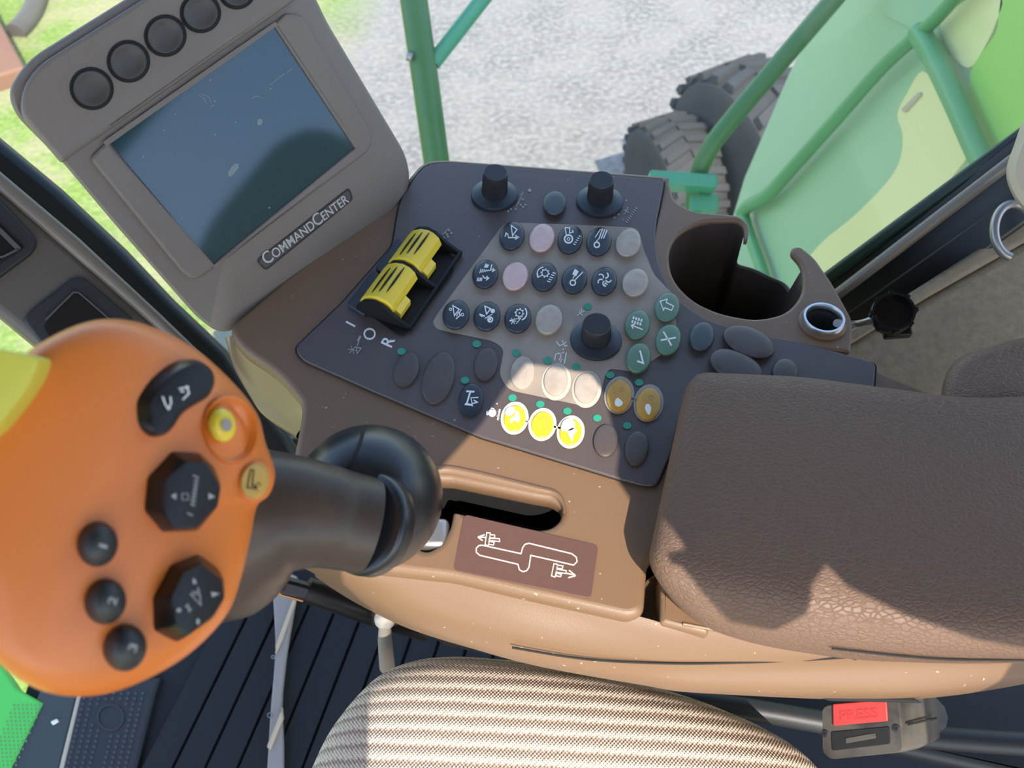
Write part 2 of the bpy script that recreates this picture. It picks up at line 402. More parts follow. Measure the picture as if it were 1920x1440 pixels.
def flatplate(name, outer, holes, z, thick, m_, parent=None):
    cu = bpy.data.curves.new('t', 'CURVE'); cu.dimensions = '2D'; cu.fill_mode = 'BOTH'; cu.extrude = thick / 2
    for pts in [outer] + holes:
        sp = cu.splines.new('POLY'); sp.points.add(len(pts) - 1); sp.use_cyclic_u = True
        for i, (x, y) in enumerate(pts): sp.points[i].co = (x, y, 0, 1)
    o = bpy.data.objects.new('t', cu); COL.objects.link(o); bpy.context.view_layer.update()
    me = bpy.data.meshes.new_from_object(o.evaluated_get(bpy.context.evaluated_depsgraph_get()))
    vs = [(v.co.x, v.co.y, z + v.co.z) for v in me.vertices]; fs = [tuple(p.vertices) for p in me.polygons]
    bpy.data.objects.remove(o); bpy.data.curves.remove(cu); bpy.data.meshes.remove(me)
    return mk(name, vs, fs, m_, parent, smooth=False)
c = flatplate('shade_ceiling', [(-.75, -1.6), (1.0, -1.6), (1.0, .66), (-.75, .66)], [hp], RH + .004, .008, M['shadeslab']); c['kind'] = 'structure'  # unseen slab added to shade the cab, cut to pass the sun patch
FZ = -.62
f_ = box('floor', (.05, -.1, FZ - .02), 1.36, 1.5, .04, M['floor']); f_['kind'] = 'structure'
# raised ribs of the floor mat
FP = Plane((0, 0, FZ), (0, 0, 1))
mat_ = root('rubber_floor_mat', FP.pt(360, 1380), 'dark navy ribbed rubber mat on the cab floor below the orange handle', 'floor mat')
plate('mat_sheet', FP, [(330, 1160), (760, 1060), (1000, 1200), (1100, 1700), (180, 1700), (225, 1440)], [], .004, .004, .001, M['floor'], mat_)
for i in range(11):
    x0, x1 = 452 + i * 52, 289 + i * 60
    p = [FP.pt(x0 - 15, 1152 - 30), FP.pt(x0 + 32, 1152 - 30), FP.pt(x1 + 42, 1437), FP.pt(x1 - 14, 1437)]
    d1, d2 = (p[3] - p[0]), (p[2] - p[1]); p[3] = p[0] + d1 * 1.5; p[2] = p[1] + d2 * 1.5
    up_ = Vector((0, 0, .008)); q = [a + Vector((0, 0, .004)) for a in p]; t = [a + up_ for a in q]
    cen = sum(t, Vector()) / 4; t = [a.lerp(cen, .04) for a in t]
    mk('rib', q + t, [(4, 5, 6, 7), (0, 1, 5, 4), (1, 2, 6, 5), (2, 3, 7, 6), (3, 0, 4, 7)], M['floor'], mat_, smooth=False)
# window, posts
def quadbox(name, c0, c1, wdt, dep, nrm, m_, parent=None, bev=.004, **k):   # bar from c0 to c1
    X = (Vector(c1) - Vector(c0)); L = X.length; X.normalize(); Z = Vector(nrm); Z = (Z - X * Z.dot(X)).normalized(); Y = Z.cross(X)
    return box(name, (Vector(c0) + Vector(c1)) / 2, L, wdt, dep, m_, parent, (X, Y, Z), bev, **k)
wn = root('window_1', (0, .64, .1), 'wide side window of the cab, dusty clear glass looking out over the gravel', 'window'); wn['kind'] = 'structure'
box('glass_pane', (0, .64, .10), 1.7, .005, 1.38, M['glass'], wn)
box('sill', (0, .645, -.60), 1.7, .05, .06, M['frame'], wn, bev=.01)
# right rear post with seal
def lerp(a, b, t): return a + (b - a) * t
tp = root('trim_1', atd(1700, 400, .68), 'black rubber window post running diagonally across the upper right', 'window post'); tp['kind'] = 'structure'
def bar(name, a, b, d0, d1, wpx, dep, m_, par, ext0=0, ext1=0, toff=0, bev=.004):
    A, B = atd(*a, d0), atd(*b, d1); D = B - A; A2 = A - D * ext0; B2 = B + D * ext1; n_ = (C0 - (A + B) / 2)
    n_.normalize(); return quadbox(name, A2 + n_ * toff, B2 + n_ * toff, wpx / F * (d0 + d1) / 2, dep, n_, m_, par, bev)
bar('post', (1955, 305), (1585, 582), .63, .76, 132, .05, M['frame'], tp, .3, .9)
bar('seal_lip', (1955, 225), (1570, 508), .625, .75, 26, .03, mat('dark_green_edge', (.012, .035, .018), .4), tp, .3, .9, .012)
bar('satin_rail', (1955, 258), (1575, 548), .62, .745, 22, .02, M['trim'], tp, .3, .9, .03, .006)
bar('glass_bead', (1955, 330), (1590, 588), .62, .745, 3, .006, M['rubber'], tp, .3, .9, .034, .001)
wr = root('wall_right', atd(1800, 600, .62), 'brown carpeted rear side trim behind the armrest', 'wall trim'); wr['kind'] = 'structure'
CP = Plane(atd(1750, 600, .66), (-.25, -.5, .83))
plate('carpet_panel', CP, fil([(1560, 655), (1740, 555), (1925, 450), (2060, 370), (2100, 900), (1700, 900), (1590, 760)], 30), [], 0, .03, .008, M['carpet'], wr)
plate('trim_band', CP, [(1560, 640), (1720, 540), (1960, 385), (2060, 330), (2060, 372), (1925, 452), (1740, 557), (1570, 660)], [], .004, .02, .004, M['carpet'], wr)
# left front post with two bezels
PP = Plane(atd(110, 470, .60), (.55, -.45, .70))
lp = root('trim_2', PP.pt(110, 470), 'brown corner post with a light satin edge and two black bezels at the left', 'corner post'); lp['kind'] = 'structure'
plate('post_cover', PP, [(-80, 262), (0, 352), (130, 462), (285, 600), (420, 725), (480, 800), (300, 830), (120, 690), (58, 640), (0, 592), (-80, 530)], [], 0, .03, .007, M['pillar'], lp)
plate('satin_edge', PP, [(-80, 238), (0, 318), (150, 445), (300, 585), (440, 720), (420, 735), (285, 606), (130, 470), (0, 358), (-80, 276)], [], .004, .02, .005, M['trim'], lp)
PB = Plane(atd(200, 470, .70), (.5, -.5, .70))
plate('black_seal', PB, [(-100, 165), (0, 252), (120, 352), (240, 465), (330, 560), (430, 655), (480, 735), (545, 812), (600, 900), (560, 960), (440, 800), (300, 640), (150, 490), (-100, 270)], [], 0, .035, .012, M['frame'], lp)
def bezel(pts, inner, nm):
    q = plate(nm, PP, fil(pts, 12), [], .005, .008, .002, M['blackm'], lp)
    plate('socket', PP, fil(inner, 8), [], .0062, .003, .0008, M['black'], q)
    return q
b1 = bezel([(-60, 330), (5, 378), (72, 452), (62, 474), (0, 520), (-60, 560)], [(-50, 370), (0, 415), (48, 462), (0, 495), (-50, 520)], 'vent_bezel')
Ink(PP, .0085).line([(-50, 395), (0, 432), (36, 468)], 9).line([(-40, 480), (5, 482), (36, 466)], 4).done('vent_ring', M['bez'], b1)
b2 = bezel([(43, 600), (60, 580), (138, 520), (158, 522), (250, 600), (260, 690), (120, 700)], [(80, 612), (138, 545), (150, 548), (230, 618), (200, 680), (110, 670)], 'switch_bezel')
Ink(PP, .0085).line([(85, 600), (138, 548), (148, 549), (230, 620)], 3).done('bezel_line', M['bez'], b2)
# clear ring and beige bolster at the right edge
bs = root('seat_bolster', atd(1950, 300, .52), 'rounded beige cover with a moulded seam poking in at the upper right edge', 'bolster')
BP = Plane(atd(1950, 300, .50), (-.3, -.4, .8))
bo = crom([(1990, 130), (1925, 215), (1901, 273), (1887, 318), (1894, 356), (1920, 394), (1990, 450), (2080, 420), (2100, 260), (2060, 150)], 6)
loft('cushion', BP, [(scl(bo, .97), -.05), (bo, -.03), (bo, -.008), (scl(bo, .95), 0), (scl(bo, .8), .004)], M['cap'], bs)
Ink(BP, .001).line([(1960, 190), (1925, 260), (1908, 310), (1920, 350), (1960, 400)], 2).done('seam', M['trim'], bs)
cr = [atd(1900 + 36 * math.cos(a), 432 + 50 * math.sin(a), .60) for a in [math.radians(x) for x in range(100, 330, 20)]]
tag(mtube('hose_loop', cr, .0035, M['steel']), 'shiny clear looped hose end against the black post at the right edge', 'hose')

# ------------------------------------------------------------------ outside
hr = root('ladder_handrail', atd(800, 150, 1.3), 'green painted ladder handrail post with a teal brace outside the window', 'handrail')
mtube('post', [atd(764, -90, 1.28), atd(776, 0, 1.3), atd(796, 140, 1.33), atd(818, 300, 1.38), atd(836, 420, 1.42)], .0235, M['gpaint'], hr, 20)
mtube('brace', [atd(812, 118, 1.33), atd(860, 56, 1.33), atd(935, -40, 1.33)], .0135, M['tealp'], hr, 16)
mtube('clamp', [atd(774, 108, 1.30), atd(764, 104, 1.30)], .008, M['steel'], hr, 10)
h2 = root('platform_rail', atd(1400, 190, 1.5), 'bent green tubular rail rising from a teal bracket beside the tyres', 'handrail')
mtube('rail', [atd(1630, -80, 1.42), atd(1545, 20, 1.45), atd(1440, 143, 1.5), atd(1372, 224, 1.53), atd(1330, 280, 1.56), atd(1306, 340, 1.6), atd(1298, 420, 1.64)], .0185, M['gpaint'], h2, 20)
quadbox('bracket', atd(1215, 338, 1.58), atd(1340, 346, 1.58), .028, .05, (0, -.5, .8), M['tealp'], h2)
quadbox('foot_plate', atd(1290, 385, 1.62), atd(1342, 385, 1.62), .035, .05, (0, -.5, .8), M['tealp'], h2)
def tyre(px, py, R_, wd, axv, label):
    c_ = Plane((0, 0, GZ + R_), (0, 0, 1)).pt(px, py); t = root('tyre', (c_.x, c_.y, GZ), label, 'tyre', 'machine tyres outside the window')
    prof = [(R_ * .5, -wd * .35), (R_ * .8, -wd * .5), (R_ * .95, -wd * .46), (R_, -wd * .28), (R_ * 1.0, 0), (R_, wd * .28), (R_ * .95, wd * .46), (R_ * .8, wd * .5), (R_ * .5, wd * .35)]
    lathe('tyre_body', c_, axv, prof, M['tyre'], t, 56)
    lathe('wheel_rim', c_, axv, [(R_ * .5, -wd * .3), (R_ * .45, -wd * .2), (R_ * .15, -wd * .12), (R_ * .15, wd * .12), (R_ * .45, wd * .2), (R_ * .5, wd * .3)], M['gpaint'], t, 40)
    A = Plane(c_, axv, (1, 0.01, 0.02)); vs, fs = [], []
    for i in range(26):
        for sd in (-1, 1):
            a = 2 * math.pi * (i + .5 * (sd > 0)) / 26; b = len(vs)
            for rr in (R_ * .98, R_ * 1.05):
                for aa, hh in ((a - .05, .0), (a + .05, .0), (a + .17, sd * wd * .45), (a + .07, sd * wd * .45)): vs.append(A.w(rr * math.cos(aa), rr * math.sin(aa), hh))
            fs += [(b + 4, b + 5, b + 6, b + 7), (b, b + 1, b + 5, b + 4), (b + 1, b + 2, b + 6, b + 5), (b + 2, b + 3, b + 7, b + 6), (b + 3, b, b + 4, b + 7)]
    mk('tread_lugs', vs, fs, M['tyre'], t, smooth=False)
tyre(1262, 345, .34, .30, (1, .35, .1), 'smaller looking dark tyre left of the bent green rail')
tyre(1398, 318, .50, .34, (1, .45, .1), 'larger dark tyre just right of the bent green rail')
XP = Plane((.70, 1, 0), (-1, 0, 0), (0, 1, 0))
bd = root('machine_body', (.70, 1.2, GZ), 'pale green side bodywork of the machine behind the window post', 'machine body')
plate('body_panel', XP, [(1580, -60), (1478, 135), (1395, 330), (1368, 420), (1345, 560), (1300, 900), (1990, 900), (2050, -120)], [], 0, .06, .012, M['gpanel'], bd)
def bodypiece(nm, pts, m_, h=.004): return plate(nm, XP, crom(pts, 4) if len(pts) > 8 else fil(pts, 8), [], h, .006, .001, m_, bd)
bodypiece('lit_yellow_zone', [(1729, 133), (1700, 175), (1682, 215), (1692, 254), (1685, 305), (1655, 350), (1600, 405), (1540, 455), (1512, 500), (1540, 560), (1620, 500), (1810, 300), (1790, 230), (1760, 170)], M['ylit'])  # lit yellowish zone of the green body, painted as a flat piece
bodypiece('lit_yellow_patch', [(1767, 32), (1800, 2), (1850, -12), (1880, 0), (1868, 40), (1845, 90), (1818, 127), (1790, 110), (1766, 66)], M['ylit'])  # second lit zone, its light painted in the same pale yellow
bodypiece('bright_green_area', [(1880, -40), (1868, 60), (1822, 125), (1812, 180), (1842, 285), (1990, 200), (1990, -60)], M['gbright'])  # brighter green area laid on as its own flat piece
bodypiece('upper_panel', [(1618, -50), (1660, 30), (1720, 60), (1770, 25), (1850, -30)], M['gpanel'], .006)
fr = []
for P_, w_ in (([(1830, -60), (1760, 30), (1660, 120), (1575, 215), (1490, 310), (1440, 365), (1405, 385), (1392, 400)], 26), ([(1722, 60), (1752, 110), (1790, 190), (1832, 285), (1860, 340)], 40), ([(1392, 396), (1405, 440), (1430, 510), (1445, 560)], 22)):
    pts = [XP.pt(x, y, .03) for x, y in P_]; mid = (pts[len(pts) // 2] - C0).dot(FW)
    rr = [w_ / 2 / F * (p - C0).dot(FW) for p in pts]
    mtube('frame_tube', pts, rr, mat('mid_green_paint', (.10, .34, .13), .4), bd, 14)
bodypiece('marker_plate', [(1722, 172), (1727, 177), (1695, 212), (1688, 206)], M['cap'], .008)
# far things at upper left and lower left
PO = Plane((0, 0, GZ), (0, 0, 1))
tag(quadbox('fence_post', PO.pt(22, 150, .05), PO.pt(-60, -10, .05), .22, .12, (0, 0, 1), M['brownw'], None, .02), 'weathered red brown timber lying on the grass at the upper left corner', 'timber')
a_ = [PO.pt(30, 62, .03), PO.pt(50, 40, .03), PO.pt(66, 10, .03), PO.pt(80, -40, .03)]
tag(mtube('shadow_tube', a_, .07, M['pillar']), 'dark bent tube standing in for a shadow line on the sunny grass near the top left corner', 'shadow')  # dark tube drawn in place of a shadow line on the grass
GP = Plane((0, 0, -1.3), (0, 0, 1))
sp_ = root('entry_platform', GP.pt(470, 760), 'dull grey green platform seen down outside beside the front of the console', 'platform')
plate('deck_plate', GP, fil([(395, 620), (470, 600), (640, 660), (700, 800), (640, 960), (520, 900)], 10), [], 0, .03, .006, mat('olive_green_paint', (.19, .21, .15), .6), sp_)
gm = root('green_step', FP.pt(20, 1360), 'vivid green perforated step at the lower left corner', 'step')
FQ = Plane((0, 0, FZ + .002), (0, 0, 1))
plate('step_panel', FQ, [(-220, 1150), (-20, 1215), (30, 1290), (80, 1318), (20, 1440), (-60, 1560), (-260, 1560)], [], .012, .02, .003, M['mesh'], gm)
ik = Ink(FQ, .0125)
for r_ in range(26):
    for c_ in range(7):
        x_, y_ = 74 - c_ * 8 - r_ * 3.2 + (r_ % 2) * 4, 1322 + r_ * 7.5
        if y_ < 1460: ik.circ(x_, y_, 1.7)
o_ = ik.done('perforation', mat('perforation_dark', (.16, .30, .12), .6), gm)
sb = root('door_sill', FP.pt(100, 1400), 'dark grey door sill strip edged by a pale yellow line at the lower left', 'sill')
plate('sill_strip', FQ, [(84, 1270), (152, 1270), (112, 1440), (90, 1560), (-50, 1560), (18, 1440)], [], .010, .02, .003, mat('dark_green_grey_strip', (.045, .055, .05), .5), sb)
plate('edge_strip', FQ, [(152, 1270), (160, 1270), (120, 1440), (95, 1560), (85, 1560), (110, 1440)], [], .012, .02, .002, M['cap'], sb)
plate('mounting_clip', FQ, fil([(94, 1353), (106, 1347), (109, 1352), (98, 1359)], 2), [], .013, .004, .001, M['white'], sb)
dm = root('dotted_pad', FP.pt(210, 1370), 'black rubber pad with raised dots and a round boss under the handle', 'rubber pad')
plate('pad', FQ, [(158, 1270), (300, 1270), (290, 1300), (255, 1440), (230, 1560), (85, 1560), (118, 1440)], [], .012, .02, .003, M['blackm'], dm)
ik = Ink(FQ, .0128)
for r_ in range(17):
    for c_ in range(9):
        x_, y_ = 160 + c_ * 13.5 - r_ * 2.4, 1300 + r_ * 10
        if math.hypot(x_ - 207, (y_ - 1345)) > 34 and not (3.2 < c_ < 4.5 and y_ > 1375) and y_ < 1475: ik.circ(x_, y_, 3)
ik.done('dots', mat('dot_rubber', (.055, .055, .055), .4), dm)
Ink(FQ, .0132).circ(207, 1345, 24, 4).done('boss_ring', mat('boss_rubber', (.03, .03, .03), .4), dm)
tr = root('seat_rail', FP.pt(525, 1280), 'worn grey metal rail with tan side flange on the floor left of the seat', 'rail')
SR = Plane((0, 0, FZ + .02), (0, 0, 1))
plate('rail_body', SR, crom([(513, 1080), (556, 1080), (552, 1130), (540, 1200), (532, 1260), (527, 1320), (530, 1400), (526, 1500), (500, 1500), (503, 1400), (508, 1320), (514, 1250), (516, 1200), (513, 1140)], 3), [], .006, .01, .002, M['greyp'], tr)
for P_ in ([(548, 1125), (554, 1125), (530, 1195), (516, 1225), (516, 1212)], [(528, 1325), (530, 1345), (506, 1405), (500, 1400)]):
    plate('side_flange', SR, fil(P_, 2), [], .010, .008, .001, M['tan'], tr)
Ink(SR, .0065).circ(506, 1341, 4.5, 1.5).done('bolt', M['steel'], tr); Ink(SR, .0065).circ(512, 1232, 3, 1.5).done('bolt', M['steel'], tr)

# ------------------------------------------------------------------ armrest console
CON = root('armrest_console', (0, .3, 0), 'brown moulded armrest console with a dark panel of coloured buttons and knobs', 'control console')
ZD = Plane((0, 0, -.002), (0, 0, 1))
deck_o = fil([(792, 299, 30), (840, 297), (1250, 328, 8), (1262, 372, 14), (1252, 450, 20), (1262, 530, 30), (1330, 590, 30), (1430, 622), (1560, 652), (1765, 742), (1790, 900), (1400, 1000), (1235, 1030, 4), (1214, 1060, 10), (1208, 1148, 14), (1180, 1158, 14),
              (1000, 1118, 20), (850, 1083, 20), (700, 1066, 20), (600, 1040, 20), (548, 862, 20), (562, 790, 8), (566, 756, 20), (520, 700, 30), (448, 652, 20), (425, 615, 20), (560, 500, 20), (735, 370, 20)], 10, 5)
slot = fil([(820, 900), (848, 901), (1000, 932), (1036, 938, 14), (1055, 952, 12), (1052, 972, 14), (1034, 988, 16), (1010, 991), (868, 961), (850, 957, 6), (845, 985, 10), (828, 1018, 12), (800, 1034, 12), (770, 1020), (760, 920)], 6, 5)
plate('console_shell', ZD, deck_o, [slot], 0, .014, .0045, M['brown'], CON)
# bevelled lip along the upper side of the lever slot
lipr = [[ZD.pt(x, y, .0003) for x, y in [(812, 872), (860, 874), (1005, 908), (1045, 920), (1060, 942), (1060, 962)]],
        [ZD.pt(x, y, .0022) for x, y in [(814, 877), (860, 879), (1003, 913), (1042, 924), (1056, 944), (1057, 963)]],
        [ZD.pt(x, y, -.0005) for x, y in [(818, 890), (858, 892), (1002, 924), (1037, 932), (1053, 950), (1054, 965)]],
        [ZD.pt(x, y, -.010) for x, y in [(820, 912), (850, 914), (1000, 944), (1034, 950), (1050, 962), (1050, 970)]]]
grid('slot_lip', lipr, M['brown'], CON, 4, 50)
wl = [ZD.pt(x, y, -.012) for x, y in slot]; wl2 = [p - Vector((0, 0, .07)) for p in wl]
rings('slot_well', [wl, wl2], M['blackm'], CON, cap0=False)
# side skin below the deck
side = [[(540, 1000, -.02), (600, 1030, -.012), (700, 1058, -.010), (850, 1078, -.008), (1000, 1112, -.008), (1190, 1154, -.008), (1300, 1178, -.010), (1600, 1200, -.012), (1990, 1215, -.015)],
        [(548, 1040, -.03), (600, 1056, -.018), (700, 1082, -.014), (850, 1104, -.013), (1000, 1138, -.013), (1190, 1180, -.013), (1300, 1196, -.014), (1600, 1212, -.016), (1990, 1222, -.02)],
        [(560, 1060, -.045), (610, 1078, -.035), (720, 1118, -.028), (860, 1158, -.024), (1010, 1190, -.022), (1200, 1216, -.022), (1320, 1224, -.022), (1600, 1230, -.022), (1990, 1232, -.03)],
        [(575, 1068, -.06), (640, 1100, -.05), (740, 1150, -.043), (870, 1188, -.038), (1010, 1222, -.036), (1200, 1252, -.035), (1320, 1258, -.034), (1600, 1252, -.032), (1990, 1246, -.036)],
        [(588, 1074, -.08), (660, 1120, -.07), (760, 1170, -.062), (880, 1210, -.056), (1010, 1244, -.052), (1200, 1278, -.05), (1320, 1292, -.048), (1700, 1302, -.05), (1990, 1262, -.055)],
        [(600, 1080, -.12), (670, 1124, -.11), (770, 1172, -.10), (890, 1208, -.095), (1010, 1240, -.09), (1200, 1274, -.09), (1320, 1290, -.09), (1700, 1300, -.09), (1990, 1258, -.095)]]
srows = [[Plane((0, 0, z), (0, 0, 1)).pt(x, y) for x, y, z in r] for r in side]
srows.append([p + Vector((0, .05, -.06)) for p in srows[-1]])
sk = grid('side_skin', srows, M['brown'], CON, 5, 90)
lk = [[(442, 620, -.006), (454, 645, -.006), (492, 674, -.006), (540, 706, -.006), (580, 762, -.006)],
      [(438, 625, -.013), (442, 656, -.016), (484, 692, -.018), (532, 730, -.020), (572, 778, -.020)],
      [(432, 631, -.022), (441, 674, -.032), (476, 726, -.040), (520, 768, -.042), (566, 800, -.040)],
      [(428, 636, -.030), (446, 694, -.048), (472, 744, -.056), (500, 784, -.060), (560, 824, -.060)]]
lkr = [[Plane((0, 0, z), (0, 0, 1)).pt(x, y) for x, y, z in r] for r in lk]
lkr.append([p + Vector((.02, .02, -.04)) for p in lkr[-1]])
grid('front_skirt', lkr, mat('glossy_brown_plastic', (.20, .13, .075), .3, spec=.8), CON, 6, 50)
# trim insert seam and the dark pocket under the armrest
def onskin(pts, off):                                                   # points laid on the skin rows by their own heights
    return [Plane((0, 0, z + off), (0, 0, 1)).pt(x, y) for x, y, z in pts]
mtube('trim_seam', onskin([(960, 1214, -.0325), (1100, 1236, -.0325), (1260, 1244, -.031), (1400, 1242, -.030), (1500, 1238, -.029), (1594, 1232, -.0235)], .0025), .0007, M['gap'], CON, 6)
mtube('insert_edge', onskin([(1280, 1170, -.008), (1380, 1188, -.010), (1500, 1208, -.013), (1590, 1228, -.018)], .002), .0012, M['brown'], CON, 8)
Ink(Plane((0, 0, -.011), (0, 0, 1)), .0).fill([(1588, 1226), (1600, 1224), (1616, 1232), (1604, 1238), (1590, 1234)]).done('hinge_gap', M['gap'], CON)
# dark sheet painting in the shade below the console edge
plate('edge_shade', Plane((0, 0, -.060), (0, 0, 1)), [(1490, 1293), (1560, 1312), (1730, 1316), (1680, 1292)], [], 0, .004, .001, M['gap'], CON)
# body block under the deck (closes the console underneath)
cb = [ZD.pt(x, y, -.012) for x, y in fil([(800, 315), (1240, 345), (1235, 470), (1290, 600), (1600, 680), (1745, 760), (1700, 1000), (1215, 1080), (1190, 1135), (1000, 1100), (1075, 1010), (1075, 900), (830, 850), (745, 880), (600, 830), (580, 750), (470, 650), (560, 520), (745, 390)], 20, 3)]
rings('console_body', [cb, [p + Vector((0, 0, -.10)) for p in cb]], M['brown'], CON, cap0=False)
# seam line and control panel
pan = fil([(800, 308, 24), (842, 304, 20), (1246, 336, 12), (1238, 380, 20), (1228, 430, 20), (1232, 492, 30), (1262, 556, 30), (1318, 596, 20), (1400, 624), (1500, 640), (1642, 680, 10), (1636, 760, 4), (1284, 738, 14), (1258, 850, 8), (1232, 910, 16), (1205, 909, 10), (1157, 896), (900, 818), (700, 733), (566, 674, 18), (552, 652, 14),
           (640, 568, 6), (735, 460, 10), (748, 380, 20), (775, 335, 20)], 6, 5)
ZP = Plane((0, 0, .0015), (0, 0, 1))
plate('panel_gasket', ZP, scl(pan, 1.006, 0, 1), [], -.0016, .002, .0004, M['gap'], CON)
PANEL = plate('control_panel', ZP, pan, [], 0, .004, .0009, M['panel'], CON)
fld = fil([(946, 417, 16), (1070, 421), (1196, 427, 14), (1207, 468), (1226, 515, 10), (1266, 556, 10), (1268, 620, 14), (1244, 664, 16), (1212, 682, 16), (1186, 697), (1142, 691, 8), (1133, 708, 6), (1125, 745, 16), (1106, 766, 18), (1075, 757), (952, 731, 16), (936, 702, 12), (945, 655, 10), (926, 640, 14), (818, 617, 6), (811, 604, 6), (822, 586)], 5, 4)
Ink(ZP, .0003).fill(fld).done('button_field', M['beige'], CON, 'worn taupe field printed around the button cluster')
dec = Plane((0, 0, -.0012), (0, 0, 1))
DEC = plate('lever_decal', ZD, fil([(870, 964, 10), (1122, 1022, 10), (1108, 1122, 10), (850, 1069, 10)], 10), [], .0008, .0012, .0003, M['decal'], CON, label='maroon brown decal with the white lever path')
def c2(x, y): return (500 + x / 2.6667, 740 + y / 2.6667)
ik = Ink(ZD, .001)
path = [c2(*p) for p in [(1075, 752), (1272, 795), (1280, 765), (1292, 748), (1312, 743), (1525, 795), (1548, 812), (1552, 835), (1535, 852), (1320, 803), (1312, 862), (1300, 880), (1282, 885), (1264, 876), (1256, 848), (1065, 803), (1048, 788), (1048, 768), (1060, 755)]]
ik.line(path, 1.9, True)
for pts in ([(1056, 712), (1090, 700)], [(1056, 712), (1080, 730)], [(1062, 712), (1096, 714)], [(1545, 905), (1512, 878)], [(1545, 905), (1508, 915)], [(1540, 902), (1500, 893)]): ik.line([c2(*p) for p in pts], 2.0)
for pts in ([(1100, 690), (1118, 692), (1108, 755), (1092, 750)], [(1118, 700), (1140, 702), (1140, 716), (1116, 716)], [(1116, 718), (1164, 720), (1166, 734), (1114, 730)], [(1114, 733), (1138, 738), (1134, 752), (1110, 748)],
            [(1436, 845), (1454, 848), (1442, 912), (1424, 906)], [(1454, 852), (1482, 856), (1478, 870), (1452, 868)], [(1450, 872), (1498, 880), (1496, 894), (1448, 888)], [(1448, 892), (1474, 898), (1470, 910), (1446, 906)]): ik.line([c2(*p) for p in pts], 1.5, True)
ik.done('lever_path_print', M['ring'], DEC)
plate('front_block', Plane((0, 0, -.006), (0, 0, 1)), fil([(1238, 1040), (1330, 1060), (1330, 1190), (1238, 1168)], 8), [], 0, .02, .003, M['brown'], CON)
box('rod_foot', ZD.pt(812, 1010, -.012), .02, .02, .02, M['steel'], CON, bev=.004)

# -- buttons (each with its own printed symbol)
def button(cx, cy, w_, h_, rot, m_, hh=.0042, nm='button', label=None):
    e = ell(cx, cy + 2, w_, h_, rot)
    spec = [(scl(e, 1.0, 0, 2), 0), (scl(e, 1.0, 0, 0), hh * .6), (scl(e, .965), hh * .82), (scl(e, .88), hh * .95), (scl(e, .6), hh * 1.03), (scl(e, .3), hh * 1.06)]
    o = loft(nm, ZP, spec, m_, CON, label=label); o['_c'] = 0; del o['_c']
    return o, hh * 1.09
def k4(x, y): return (x / 3.4286, y / 3.4286)
R_ = 22
def btn(cx, cy, m_, sym=None, w_=46, h_=55, rot=24, hh=.0056, label=None, col=None):
    o, z = button(cx, cy, w_, h_, rot, m_, hh, label=label)
    if sym:
        ik = Ink(ZP, z, (cx, cy)); sym(ik); ik.done('symbol', M[col] if col else M['white'], o)
    return o
def rel(ik, c, pts, w_, cl=False): ik.line([((x - c[0]) / 3.4286, (y - c[1]) / 3.4286) for x, y in pts], w_, cl)
def s1(k):
    c = (890, 515); rel(k, c, [(885, 455), (922, 482), (893, 522)], 2, True); rel(k, c, [(868, 525), (852, 505), (846, 528)], 1.8); rel(k, c, [(862, 508), (868, 535), (930, 532)], 1.8); rel(k, c, [(912, 520), (932, 532), (910, 545)], 1.8)
def s2(k):
    c = (1265, 540); k.circ(-3, 1, 7.5, 2.6); k.circ(-3, 1, 2.6, 1.4); rel(k, c, [(1232, 470), (1262, 472), (1262, 505), (1284, 500), (1280, 485)], 1.8); rel(k, c, [(1232, 470), (1240, 515)], 1.8)
    for i in range(5): rel(k, c, [(1285 + i * 9, 575 - i * 13), (1300 + i * 8, 580 - i * 13)], 1.5)
def s3(k):
    c = (1452, 555); k.circ(-4, 8, 5, 2.2)
    for i in range(3): rel(k, c, [(1452 + i * 15, 545 - i * 2), (1475 + i * 15, 478 + i * 4)], 2)
    rel(k, c, [(1428, 535), (1462, 482)], 1.4); rel(k, c, [(1435, 560), (1450, 545)], 1.6)
def s4(k):
    c = (718, 760)
    for i in range(6): rel(k, c, [(680 + i * 12, 760 - i * 3), (692 + i * 12, 732 + i * 2)], 1.5)
    for i in range(4): rel(k, c, [(722 + i * 6, 700 + i * 2), (712 + i * 6, 725)], 1.5); rel(k, c, [(670 + i * 9, 790), (664 + i * 9, 812)], 1.5)
    rel(k, c, [(760, 705), (752, 738), (775, 742)], 1.8); rel(k, c, [(765, 728), (778, 742), (760, 752)], 1.8); rel(k, c, [(700, 775), (712, 792), (738, 792)], 1.8); rel(k, c, [(725, 780), (740, 793), (722, 806)], 1.8)
def gear(k, x, y, r, w_=1.6):
    k.circ(x, y, r, w_)
    for i in range(8):
        a = math.radians(45 * i + 10); k.line([(x + r * math.cos(a), y + r * math.sin(a)), (x + (r + 2.6) * math.cos(a), y + (r + 2.6) * math.sin(a))], 2.4)
def s5(k):
    gear(k, 1, -5, 6); k.circ(-1, -3, 13, 1.6, 150, 265); k.line([(-13, -6), (-12, 3), (-7, 0)], 1.4)
    for i in range(5): k.line([(5 + i * 2.5, 10 - i * 4), (11 + i * 2.5, 12 - i * 4)], 1.5)
def s6(k):
    k.circ(-3, 8, 5, 2.2); k.line([(0, 4), (16, -12)], 1.8); k.fill([(-4, -8), (1, -18), (8, -13), (3, -4)]); k.line([(-3, 0), (0, -5)], 1.6)
def s7(k):
    for a in (0, 72, 144, 216, 288):
        q = math.radians(a); k.circ(8 * math.cos(q), 8 * math.sin(q) - 1, 5, 2.2, a + 10, a + 170)
    k.line([(0, 12), (2, 5), (6, 9)], 1.6)
